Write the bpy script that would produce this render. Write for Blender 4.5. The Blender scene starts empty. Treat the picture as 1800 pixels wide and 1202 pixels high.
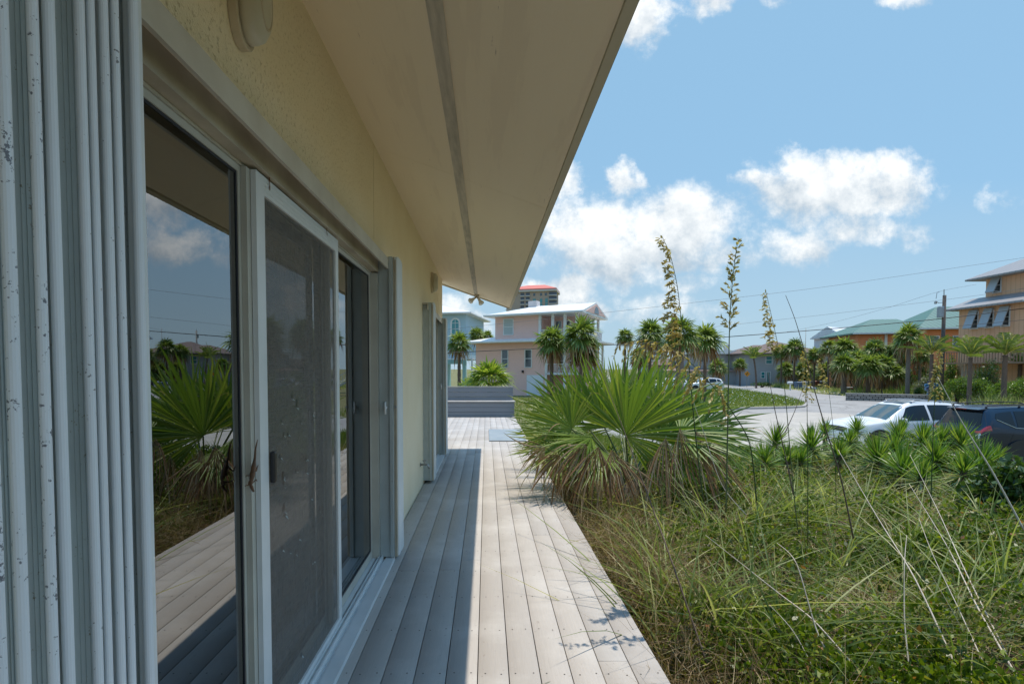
import bpy, bmesh, math, random
import numpy as np
from mathutils import Vector, Matrix
random.seed(7)
RNG = np.random.default_rng(11)
sc = bpy.context.scene
COL = sc.collection
R = math.radians

# ------------------------------------------------------------------ camera
F, VX, VY, PITCH, CH = 915.0, 855.0, 648.0, R(2.2), 1.41
SHX = (900 - VX) / 1800.0
SHY = (VY - 601 + F * math.tan(PITCH)) / 1800.0
cd = bpy.data.cameras.new('camera')
cam = bpy.data.objects.new('camera', cd)
COL.objects.link(cam)
cd.sensor_fit = 'HORIZONTAL'
cd.sensor_width = 36
cd.lens = F / 1800 * 36
cd.shift_x, cd.shift_y = SHX, SHY
cd.clip_start, cd.clip_end = 0.02, 6000
cam.location = (0, 0, CH)
cam.rotation_euler = (math.pi / 2 - PITCH, 0, 0)
sc.camera = cam
UP = Vector((0, math.sin(PITCH), math.cos(PITCH)))
FW = Vector((0, math.cos(PITCH), -math.sin(PITCH)))
CP = Vector((0, 0, CH))

def ray(px, py):
    x = (px - 900 + SHX * 1800) / F
    y = (601 + 1800 * SHY - py) / F
    return Vector((x, 0, 0)) + UP * y + FW
def gp(px, py, z=0.0):                     # where a photo point meets a level z
    d = ray(px, py)
    return CP + d * ((z - CH) / d.z)
def at(px, py, Y):                         # photo point at distance Y
    d = ray(px, py)
    return CP + d * (Y / d.y)

# ------------------------------------------------------------------ mesh helpers
class MB:
    def __init__(s): s.v = []; s.f = []
    def add(s, vs, fs):
        o = len(s.v)
        s.v += [tuple(v) for v in vs]
        s.f += [tuple(i + o for i in f) for f in fs]
        return s
    def box(s, x0, x1, y0, y1, z0, z1):
        return s.add([(x0,y0,z0),(x1,y0,z0),(x1,y1,z0),(x0,y1,z0),(x0,y0,z1),(x1,y0,z1),(x1,y1,z1),(x0,y1,z1)],
                     [(0,3,2,1),(4,5,6,7),(0,1,5,4),(1,2,6,5),(2,3,7,6),(3,0,4,7)])
    def fbox(s, fr, u0, u1, n0, n1, z0, z1):
        P = [fr(u0,n0,z0),fr(u1,n0,z0),fr(u1,n1,z0),fr(u0,n1,z0),fr(u0,n0,z1),fr(u1,n0,z1),fr(u1,n1,z1),fr(u0,n1,z1)]
        return s.add(P, [(0,3,2,1),(4,5,6,7),(0,1,5,4),(1,2,6,5),(2,3,7,6),(3,0,4,7)])
    def hexa(s, lo, hi):                   # two loops of equal length
        n = len(lo)
        fs = [tuple(range(n))[::-1], tuple(range(n, 2 * n))]
        for i in range(n):
            j = (i + 1) % n
            fs.append((i, j, n + j, n + i))
        return s.add(list(lo) + list(hi), fs)
    def bar(s, p, q, w, h=None, up=(0,0,1)):
        p, q = Vector(p), Vector(q); h = h or w
        d = (q - p).normalized(); u = Vector(up)
        if abs(d.dot(u)) > .98: u = Vector((1,0,0))
        a = d.cross(u).normalized(); b = a.cross(d).normalized()
        o = [(-w/2,-h/2),(w/2,-h/2),(w/2,h/2),(-w/2,h/2)]
        return s.hexa([p + a*i + b*j for i, j in o], [q + a*i + b*j for i, j in o])
    def tube(s, pts, rad, n=8, cap=True):
        pts = [Vector(p) for p in pts]
        if not hasattr(rad, '__len__'): rad = [rad] * len(pts)
        vs = []; a = None
        for i, p in enumerate(pts):
            d = (pts[min(i+1, len(pts)-1)] - pts[max(i-1, 0)]).normalized()
            if a is None:
                a = d.cross(Vector((0,0,1)) if abs(d.z) < .9 else Vector((1,0,0))).normalized()
            a = (a - d * a.dot(d)).normalized()
            b = d.cross(a)
            for k in range(n):
                t = 2 * math.pi * k / n
                vs.append(p + (a * math.cos(t) + b * math.sin(t)) * rad[i])
        fs = []
        for i in range(len(pts) - 1):
            for k in range(n):
                k2 = (k + 1) % n
                fs.append((i*n+k, i*n+k2, (i+1)*n+k2, (i+1)*n+k))
        if cap:
            fs.append(tuple(range(n))[::-1]); fs.append(tuple(range((len(pts)-1)*n, len(pts)*n)))
        return s.add(vs, fs)
    def lathe(s, c, prof, n=16, axis='z'):
        vs = []; fs = []; m = len(prof)
        for k in range(n):
            t = 2*math.pi*k/n
            for r, h in prof:
                p = (r*math.cos(t), r*math.sin(t), h)
                if axis == 'y': p = (p[0], p[2], p[1])
                if axis == 'x': p = (p[2], p[0], p[1])
                vs.append((c[0]+p[0], c[1]+p[1], c[2]+p[2]))
        for k in range(n):
            k2 = (k+1) % n
            for i in range(m-1):
                fs.append((k*m+i, k2*m+i, k2*m+i+1, k*m+i+1))
        return s.add(vs, fs)
    def build(s, name, m, parent=None, local=False, smooth=False, bevel=0, recalc=True):
        me = bpy.data.meshes.new(name)
        off = Vector((0,0,0)); V = s.v
        if parent is not None:
            if not local:
                p = parent
                while p is not None: off += p.location; p = p.parent
        elif not local:
            a = np.array(V); off = Vector(((a[:,0].min()+a[:,0].max())/2, (a[:,1].min()+a[:,1].max())/2, a[:,2].min()))
        V = [(v[0]-off.x, v[1]-off.y, v[2]-off.z) for v in V]
        me.from_pydata(V, [], s.f)
        if recalc:
            bm = bmesh.new(); bm.from_mesh(me)
            bmesh.ops.recalc_face_normals(bm, faces=bm.faces)
            bm.to_mesh(me); bm.free()
        return finish(name, me, m, parent, off, smooth, bevel)

def finish(name, me, m, parent, off, smooth=False, bevel=0):
    for q in (m if isinstance(m, (list, tuple)) else [m]): me.materials.append(q)
    if smooth:
        me.polygons.foreach_set('use_smooth', [True] * len(me.polygons))
    o = bpy.data.objects.new(name, me); COL.objects.link(o)
    if parent is not None: o.parent = parent
    else: o.location = off
    if bevel:
        b = o.modifiers.new('bevel', 'BEVEL'); b.width = bevel; b.segments = 2; b.limit_method = 'ANGLE'; b.angle_limit = R(40)
    return o

def frame(O, U, N=None):
    O = Vector(O); U = Vector((U[0], U[1], 0)).normalized()
    N = Vector((U.y, -U.x, 0)) if N is None else Vector(N)
    return lambda u, n, z: O + U * u + N * n + Vector((0, 0, z))

def thing(name, loc, label, cat, group=None, rz=0, scale=1):
    o = bpy.data.objects.new(name, None); COL.objects.link(o)
    o.empty_display_size = .1
    o.location = loc; o.rotation_euler = (0, 0, rz); o.scale = (scale,) * 3
    return tag(o, label, cat, group)
def tag(o, label=None, cat=None, group=None, kind=None):
    if label: o['label'] = label
    if cat: o['category'] = cat
    if group: o['group'] = group
    if kind: o['kind'] = kind
    return o
def link_copy(o, parent):
    c = o.copy(); COL.objects.link(c); c.parent = parent
    return c

# numpy mesh with a per-blade random value
def np_mesh(name, V, Fq, m, rnd=None, parent=None, off=(0,0,0), smooth=False):
    me = bpy.data.meshes.new(name)
    V = np.asarray(V, dtype=np.float32).reshape(-1, 3) - np.array(off, dtype=np.float32)
    Fq = np.asarray(Fq, dtype=np.int32)
    nf, k = Fq.shape
    me.vertices.add(len(V)); me.vertices.foreach_set('co', V.ravel())
    me.loops.add(nf * k); me.loops.foreach_set('vertex_index', Fq.ravel())
    me.polygons.add(nf)
    me.polygons.foreach_set('loop_start', np.arange(0, nf * k, k, dtype=np.int32))
    me.polygons.foreach_set('loop_total', np.full(nf, k, dtype=np.int32))
    me.update(calc_edges=True)
    if rnd is not None:
        a = me.attributes.new('rnd', 'FLOAT', 'FACE')
        a.data.foreach_set('value', np.asarray(rnd, dtype=np.float32))
    me.validate()
    return finish(name, me, m, parent, Vector(off), smooth)

def unit(a):
    return a / np.maximum(np.linalg.norm(a, axis=-1, keepdims=True), 1e-9)

P_BLADE = lambda t: (1 - t ** 2.2)
P_FAN = lambda t: np.where(t < .5, .06 + t / .5 * .94, ((1 - t) / .5) ** .75)
P_LEAF = lambda t: np.sin(np.pi * np.clip(t * .92 + .04, 0, 1)) ** .8
def ribbons(P0, D, S, L, W, B, segs=4, prof=P_BLADE, fold=0.0):
    """curved blades: P(t) = P0 + D L t + B L t^2, width W*prof(t) along S"""
    n = len(P0)
    t = np.linspace(0, 1, segs + 1)
    c = P0[:, None] + D[:, None] * (L[:, None] * t)[..., None] + B[:, None] * (L[:, None] * t ** 2)[..., None]
    w = (W[:, None] * prof(t)[None])[..., None] * .5
    Sx = S[:, None]
    if fold:
        N = np.cross(D, S)[:, None]
        V = np.stack([c - Sx * w, c + N * w * fold, c + Sx * w], axis=2)
        k = 3
    else:
        V = np.stack([c - Sx * w, c + Sx * w], axis=2); k = 2
    V = V.reshape(-1, 3)
    q = []
    for i in range(segs):
        for j in range(k - 1):
            q.append((i*k+j, i*k+j+1, (i+1)*k+j+1, (i+1)*k+j))
    q = np.array(q)
    Fq = (np.arange(n) * (segs + 1) * k)[:, None, None] + q[None]
    return V, Fq.reshape(-1, 4), len(q)

class RB:                                    # collects ribbons
    def __init__(s): s.V = []; s.F = []; s.r = []; s.n = 0
    def add(s, P0, D, S, L, W, B, rnd, **k):
        P0, D, S, B = (np.asarray(a, float).reshape(-1, 3) for a in (P0, D, S, B))
        n = len(P0); D = unit(D); S = unit(S)
        L = np.broadcast_to(np.asarray(L, float), (n,)); W = np.broadcast_to(np.asarray(W, float), (n,))
        rnd = np.broadcast_to(np.asarray(rnd, float), (n,))
        if len(B) == 1: B = np.repeat(B, n, 0)
        V, Fq, q = ribbons(P0, D, S, L, W, B, **k)
        s.V.append(V); s.F.append(Fq + s.n); s.n += len(V); s.r.append(np.repeat(rnd, q))
    def build(s, name, m, parent=None, off=(0,0,0), smooth=False):
        return np_mesh(name, np.concatenate(s.V), np.concatenate(s.F), m, np.concatenate(s.r), parent, off, smooth)

def leaves(P, size, rnd_dir_up=.4, rng=RNG, aspect=.5):
    """rhomb leaves at points P -> V, F"""
    n = len(P)
    D = unit(rng.normal(size=(n, 3)) + np.array([0, 0, rnd_dir_up]))
    S = unit(np.cross(D, rng.normal(size=(n, 3))))
    sz = np.broadcast_to(size, (n,))[:, None]
    N = np.cross(D, S)
    V = np.stack([P, P + D*sz*.45 + S*sz*aspect*.5 + N*sz*.06, P + D*sz, P + D*sz*.45 - S*sz*aspect*.5 + N*sz*.06], 1)
    return V.reshape(-1, 3), np.arange(n * 4).reshape(-1, 4)

# ------------------------------------------------------------------ materials
def nodes(name):
    m = bpy.data.materials.new(name); m.use_nodes = True
    nt = m.node_tree; b = nt.nodes['Principled BSDF']
    return m, nt, b
def N(nt, typ, **k):
    n = nt.nodes.new(typ)
    for a, v in k.items():
        if a.startswith('i_'):
            key = a[2:]; key = int(key) if key.isdigit() else key
            n.inputs[key].default_value = v
        else: setattr(n, a, v)
    return n
def c4(c): return (c[0], c[1], c[2], 1)
def mathn(nt, op, a, b=None, clamp=False):
    n = nt.nodes.new('ShaderNodeMath'); n.operation = op; n.use_clamp = clamp
    for i, x in enumerate((a, b)):
        if x is None: continue
        if isinstance(x, (int, float)): n.inputs[i].default_value = x
        else: nt.links.new(x, n.inputs[i])
    return n.outputs[0]
def mixc(nt, f, a, b, typ='MIX'):
    n = nt.nodes.new('ShaderNodeMix'); n.data_type = 'RGBA'; n.blend_type = typ
    for i, x in ((0, f), (6, a), (7, b)):
        if isinstance(x, (int, float)): n.inputs[i].default_value = x
        elif isinstance(x, tuple): n.inputs[i].default_value = c4(x)
        else: nt.links.new(x, n.inputs[i])
    return n.outputs[2]
def coords(nt, stretch=(1,1,1), loc=(0,0,0)):
    tc = N(nt, 'ShaderNodeTexCoord'); mp = N(nt, 'ShaderNodeMapping')
    mp.inputs['Scale'].default_value = stretch; mp.inputs['Location'].default_value = loc
    nt.links.new(tc.outputs['Object'], mp.inputs[0])
    return mp.outputs[0]
def noise(nt, vec, scale, detail=4, rough=.55):
    n = N(nt, 'ShaderNodeTexNoise', i_Scale=scale, i_Detail=detail, i_Roughness=rough)
    nt.links.new(vec, n.inputs['Vector'])
    return n.outputs['Fac']
def ramp(nt, f, lo, hi):
    n = N(nt, 'ShaderNodeMapRange', i_1=lo, i_2=hi); n.clamp = True
    nt.links.new(f, n.inputs[0])
    return n.outputs[0]
def mat(name, c1, c2=None, ns=3, rough=.6, bump=0, bs=60, stretch=(1,1,1), metal=0, spec=.5, specks=None, coat=0, bdist=.01):
    m, nt, b = nodes(name)
    b.inputs['Roughness'].default_value = rough; b.inputs['Metallic'].default_value = metal
    b.inputs['Specular IOR Level'].default_value = spec
    if coat: b.inputs['Coat Weight'].default_value = coat; b.inputs['Coat Roughness'].default_value = .03
    v = coords(nt, stretch)
    col = None
    if c2 is None: c2 = tuple(x * .85 for x in c1)
    f = ramp(nt, noise(nt, v, ns, 5), .3, .7)
    col = mixc(nt, f, tuple(c1), tuple(c2))
    if specks:                                # (scale, threshold, colour)
        for s_, th, cc in specks:
            cl = noise(nt, v, s_ * .12, 2, .5)
            g = ramp(nt, mathn(nt, 'ADD', mathn(nt, 'MULTIPLY', noise(nt, v, s_, 4, .65), .7), mathn(nt, 'MULTIPLY', cl, .3)), th, th + .03)
            col = mixc(nt, g, col, tuple(cc))
    nt.links.new(col, b.inputs['Base Color'])
    if bump:
        bn = N(nt, 'ShaderNodeBump', i_Strength=bump, i_Distance=bdist)
        nt.links.new(noise(nt, v, bs, 5, .6), bn.inputs['Height'])
        nt.links.new(bn.outputs[0], b.inputs['Normal'])
    return m
def leafmat(name, stops, rough=.45, transl=.35, spec=.4):
    m, nt, b = nodes(name)
    a = N(nt, 'ShaderNodeAttribute', attribute_name='rnd')
    cr = N(nt, 'ShaderNodeValToRGB')
    el = cr.color_ramp.elements
    while len(el) < len(stops): el.new(.5)
    for e, (p, c) in zip(el, stops): e.position = p; e.color = c4(c)
    nt.links.new(a.outputs['Fac'], cr.inputs[0])
    b.inputs['Roughness'].default_value = rough; b.inputs['Specular IOR Level'].default_value = spec
    nt.links.new(cr.outputs[0], b.inputs['Base Color'])
    tr = N(nt, 'ShaderNodeBsdfTranslucent'); mx = N(nt, 'ShaderNodeMixShader', i_0=transl)
    br = mixc(nt, 1.0, cr.outputs[0], (1.5, 1.6, .7), 'MULTIPLY')
    nt.links.new(br, tr.inputs[0])
    nt.links.new(b.outputs[0], mx.inputs[1]); nt.links.new(tr.outputs[0], mx.inputs[2])
    nt.links.new(mx.outputs[0], nt.nodes['Material Output'].inputs[0])
    return m
def glassmat(name, tint=(.72,.8,.8), ior=2.0, rough=0.0, tbase=None):
    m, nt, b = nodes(name); nt.nodes.remove(b)
    g = N(nt, 'ShaderNodeBsdfGlossy', i_Roughness=rough); g.inputs[0].default_value = (.95,.98,1,1)
    t = N(nt, 'ShaderNodeBsdfTransparent'); t.inputs[0].default_value = c4(tint)
    fr = N(nt, 'ShaderNodeFresnel', i_IOR=ior); mx = N(nt, 'ShaderNodeMixShader')
    nt.links.new(fr.outputs[0], mx.inputs[0]); nt.links.new(t.outputs[0], mx.inputs[1]); nt.links.new(g.outputs[0], mx.inputs[2])
    nt.links.new(mx.outputs[0], nt.nodes['Material Output'].inputs[0])
    return m
def darkglass(name, c=(.02,.03,.04), rough=.05, spec=1.0):
    m, nt, b = nodes(name)
    b.inputs['Base Color'].default_value = c4(c); b.inputs['Roughness'].default_value = rough
    b.inputs['Specular IOR Level'].default_value = spec
    b.inputs['IOR'].default_value = 1.5
    return m
def stripemat(name, c1, c2, axis, pitch, width=.12, rough=.4, metal=0, bump=.6, spec=.5):
    """stripes (seams, battens, siding laps) across one object axis"""
    m, nt, b = nodes(name)
    tc = N(nt, 'ShaderNodeTexCoord'); sp = N(nt, 'ShaderNodeSeparateXYZ')
    nt.links.new(tc.outputs['Object'], sp.inputs[0])
    x = mathn(nt, 'FRACT', mathn(nt, 'DIVIDE', sp.outputs[axis], pitch))
    f = mathn(nt, 'LESS_THAN', x, width)
    v = coords(nt)
    base = mixc(nt, noise(nt, v, 1.5), tuple(c1), tuple(k * .88 for k in c1))
    nt.links.new(mixc(nt, f, base, tuple(c2)), b.inputs['Base Color'])
    b.inputs['Roughness'].default_value = rough; b.inputs['Metallic'].default_value = metal; b.inputs['Specular IOR Level'].default_value = spec
    if bump:
        bn = N(nt, 'ShaderNodeBump', i_Strength=bump, i_Distance=.03)
        nt.links.new(f, bn.inputs['Height']); nt.links.new(bn.outputs[0], b.inputs['Normal'])
    return m

M = {}
WHITE = (.78,.79,.78)
M['alu'] = mat('white_aluminium', (.74,.76,.76), (.66,.69,.69), 6, .42, specks=[(120,.74,(.3,.27,.22))])
M['alu_worn'] = mat('worn_white_aluminium', (.74,.78,.82), (.70,.74,.78), 5, .4, .08, 40, specks=[(120,.582,(.17,.18,.21)), (60,.68,(.28,.22,.15))])
M['alu_tube'] = mat('clean_white_aluminium', (.74,.78,.82), (.70,.74,.78), 5, .4, specks=[(60,.70,(.4,.36,.28))])
M['alu_bit'] = mat('flecked_white_aluminium', (.74,.78,.82), (.70,.74,.78), 5, .4, specks=[(130,.625,(.20,.20,.21))])
M['alu_grey'] = mat('grey_aluminium', (.46,.51,.50), (.40,.44,.43), 7, .45, specks=[(130,.63,(.25,.22,.16))])
M['alu_dirty'] = mat('stained_header', (.60,.54,.42), (.42,.36,.27), 4, .6, .15, 90, specks=[(60,.70,(.26,.21,.15))])
M['dark_gasket'] = mat('dark_gasket', (.02,.022,.03), None, 5, .5)
M['frame'] = mat('door_frame_paint', (.56,.55,.48), (.48,.46,.40), 5, .45, specks=[(80,.72,(.3,.25,.18))])
M['glass'] = glassmat('door_glass', (.50,.58,.58), 3.2)
M['rust'] = mat('rust', (.28,.10,.02), (.12,.05,.02), 60, .8)
M['black'] = mat('black_plastic', (.015,.015,.018), None, 5, .35)
M['room'] = mat('room_paint', (.30,.30,.28), None, 2, .8)
M['blind'] = mat('blind_fabric', (.42,.44,.42), None, 4, .8)
M['steel'] = mat('steel', (.45,.46,.47), (.3,.3,.3), 20, .35, metal=.9)
def stucco():
    m, nt, b = nodes('stucco')
    v = coords(nt)
    f = ramp(nt, noise(nt, v, 2.2, 6), .3, .72)
    col = mixc(nt, f, (.93,.81,.60), (.88,.75,.53))
    pits = ramp(nt, noise(nt, v, 62, 5, .7), .56, .76)
    col = mixc(nt, mathn(nt, 'MULTIPLY', pits, .5), col, (.50,.40,.22))
    nt.links.new(col, b.inputs['Base Color']); b.inputs['Roughness'].default_value = .9; b.inputs['Specular IOR Level'].default_value = .2
    h = mathn(nt, 'ADD', mathn(nt, 'MULTIPLY', noise(nt, v, 110, 4), .5), mathn(nt, 'MULTIPLY', pits, -.9))
    bn = N(nt, 'ShaderNodeBump', i_Strength=.8, i_Distance=.006)
    nt.links.new(h, bn.inputs['Height']); nt.links.new(bn.outputs[0], b.inputs['Normal'])
    return m
M['stucco'] = stucco()
M['soffit'] = mat('soffit_paint', (.93,.79,.58), (.89,.75,.54), 1.1, .75, .25, 26, stretch=(3,.25,1), specks=[(40,.665,(.55,.43,.30)), (2.2,.54,(.865,.725,.525))], bdist=.004)
M['batten'] = mat('bare_batten', (.44,.39,.31), (.68,.60,.48), 9, .8, .3, 60, stretch=(4,.5,1), bdist=.004)
M['fascia'] = mat('fascia_paint', (.62,.55,.40), (.52,.46,.33), 3, .6, .1, 30, stretch=(1,.2,1))
M['drip'] = mat('drip_edge', (.17,.16,.12), (.28,.26,.2), 6, .6, .2, 40)
M['shingle'] = mat('roof_shingle', (.22,.2,.18), None, 30, .9)
def deckmat():
    m, nt, b = nodes('weathered_deck')
    a = N(nt, 'ShaderNodeAttribute', attribute_name='rnd')
    v = coords(nt, (14, .9, 1)); v2 = coords(nt)
    base = mixc(nt, a.outputs['Fac'], (.395,.362,.33), (.475,.44,.405))
    g = ramp(nt, noise(nt, v, 6, 8, .7), .3, .75)
    base = mixc(nt, mathn(nt, 'MULTIPLY', g, .48), base, (.34,.32,.295))
    st = ramp(nt, noise(nt, v2, 1.7, 5, .6), .48, .75)
    base = mixc(nt, mathn(nt, 'MULTIPLY', st, .5), base, (.63,.61,.575))
    sp = ramp(nt, noise(nt, v2, 30, 3, .6), .66, .74)
    base = mixc(nt, mathn(nt, 'MULTIPLY', sp, .5), base, (.22,.17,.13))
    nt.links.new(base, b.inputs['Base Color']); b.inputs['Roughness'].default_value = .72; b.inputs['Specular IOR Level'].default_value = .25
    bn = N(nt, 'ShaderNodeBump', i_Strength=.3, i_Distance=.003)
    nt.links.new(noise(nt, v, 9, 6, .7), bn.inputs['Height']); nt.links.new(bn.outputs[0], b.inputs['Normal'])
    return m
M['deck'] = deckmat()
M['screw'] = mat('screw_head', (.08,.07,.06), None, 20, .6)
M['bench'] = stripemat('bench_boards', (.22,.235,.26), (.10,.11,.12), 2, .14, .04, .7)
def screenmat():
    m, nt, b = nodes('insect_screen')
    v = coords(nt, (1, 60, 2)); v3 = coords(nt, (1, 2, 60)); v2 = coords(nt)
    f = mathn(nt, 'ADD', mathn(nt, 'MULTIPLY', noise(nt, v, 6, 4, .7), .6), mathn(nt, 'MULTIPLY', noise(nt, v3, 5, 4, .7), .4))
    col = mixc(nt, ramp(nt, f, .35, .7), (.14,.128,.112), (.27,.25,.225))
    nt.links.new(col, b.inputs['Base Color']); b.inputs['Roughness'].default_value = .85
    tr = N(nt, 'ShaderNodeBsdfTransparent'); mx = N(nt, 'ShaderNodeMixShader')
    op = N(nt, 'ShaderNodeMapRange', i_1=.3, i_2=.7, i_3=.50, i_4=.72)
    nt.links.new(f, op.inputs[0])
    nt.links.new(op.outputs[0], mx.inputs[0]); nt.links.new(tr.outputs[0], mx.inputs[1]); nt.links.new(b.outputs[0], mx.inputs[2])
    nt.links.new(mx.outputs[0], nt.nodes['Material Output'].inputs[0])
    return m
M['screen'] = screenmat()
M['lens'] = mat('lamp_diffuser', (.62,.58,.46), (.52,.48,.38), 8, .3)
M['lampbody'] = mat('lamp_body', (.60,.52,.40), (.48,.40,.28), 8, .5)
G1, G2, G3 = (.05,.085,.018), (.085,.13,.028), (.13,.17,.045)
M['palmetto'] = leafmat('palmetto_leaf', [(0,(.085,.155,.02)), (.5,(.18,.26,.035)), (.85,(.30,.34,.065)), (1,(.36,.32,.12))], .38, .42, .4)
M['palmdry'] = leafmat('dead_palm_leaf', [(0,(.15,.075,.03)), (.5,(.28,.16,.08)), (1,(.46,.36,.24))], .7, .2, .2)
M['sabal'] = leafmat('sabal_leaf', [(0,(.075,.12,.022)), (.6,(.18,.24,.05)), (1,(.33,.36,.13))], .42, .36, .35)
M['date'] = leafmat('feather_leaf', [(0,(.10,.15,.03)), (.6,(.20,.26,.05)), (1,(.38,.35,.09))], .4, .35, .5)
M['yucca'] = leafmat('yucca_leaf', [(0,(.055,.13,.02)), (.55,(.15,.25,.035)), (.8,(.30,.36,.08)), (1,(.46,.42,.20))], .4, .3, .5)
M['vine'] = leafmat('vine_leaf', [(0,(.020,.045,.005)), (.5,(.095,.150,.009)), (.85,(.25,.29,.024)), (.95,(.25,.23,.045)), (1,(.30,.14,.05))], .42, .35, .45)
M['drygrass'] = leafmat('dry_grass', [(0,(.10,.06,.032)), (.4,(.29,.21,.115)), (.75,(.62,.52,.33)), (1,(.25,.28,.09))], .7, .25, .2)
M['dunegrass'] = leafmat('dune_grass_leaf', [(0,(.10,.15,.035)), (.5,(.24,.29,.09)), (.8,(.52,.50,.24)), (1,(.58,.52,.3))], .5, .35, .3)
M['lawn'] = leafmat('lawn_leaf', [(0,(.07,.12,.02)), (.6,(.14,.19,.035)), (1,(.26,.27,.08))], .6, .35, .2)
M['shrub'] = leafmat('shrub_leaf', [(0,(.03,.06,.015)), (.55,(.055,.105,.022)), (1,(.11,.17,.035))], .35, .3, .6)
M['oleander'] = leafmat('oleander_leaf', [(0,(.06,.11,.02)), (.55,(.12,.20,.03)), (1,(.20,.28,.05))], .35, .38, .6)
M['greyleaf'] = leafmat('silver_leaf', [(0,(.10,.12,.07)), (1,(.36,.36,.24))], .5, .25, .4)
M['bark'] = mat('palm_bark', (.17,.12,.085), (.09,.065,.05), 14, .9, .6, 30, stretch=(1,1,3), bdist=.03)
M['barkgrey'] = mat('grey_palm_bark', (.21,.18,.15), (.12,.1,.085), 14, .9, .6, 30, stretch=(1,1,3), bdist=.03)
M['stem'] = leafmat('sea_oat_stem', [(0,(.06,.10,.03)), (.5,(.20,.21,.07)), (1,(.34,.27,.13))], .5, .1, .3)
M['oat'] = leafmat('sea_oat_seed', [(0,(.30,.22,.07)), (.6,(.50,.39,.15)), (1,(.66,.55,.27))], .6, .25, .3)
M['drystalk'] = mat('dry_stalk', (.66,.57,.45), (.48,.40,.31), 20, .7)
M['brownstalk'] = mat('brown_stalk', (.17,.12,.08), (.10,.07,.05), 20, .7)
M['greenstalk'] = mat('green_stalk', (.09,.13,.04), (.14,.16,.06), 20, .6)
# ------------------------------------------------------------------ light
SUN = Vector((.56, .50, 2.53)).normalized()
EL = math.asin(SUN.z); AZ = math.atan2(SUN.x, SUN.y)
ld = bpy.data.lights.new('sun', 'SUN'); lo = bpy.data.objects.new('sun', ld); COL.objects.link(lo)
ld.energy = 3.2; ld.angle = R(.5); ld.color = (1, .91, .78)
lo.rotation_euler = (-SUN).to_track_quat('-Z', 'Y').to_euler()
lo.location = (10, 10, 40)

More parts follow.
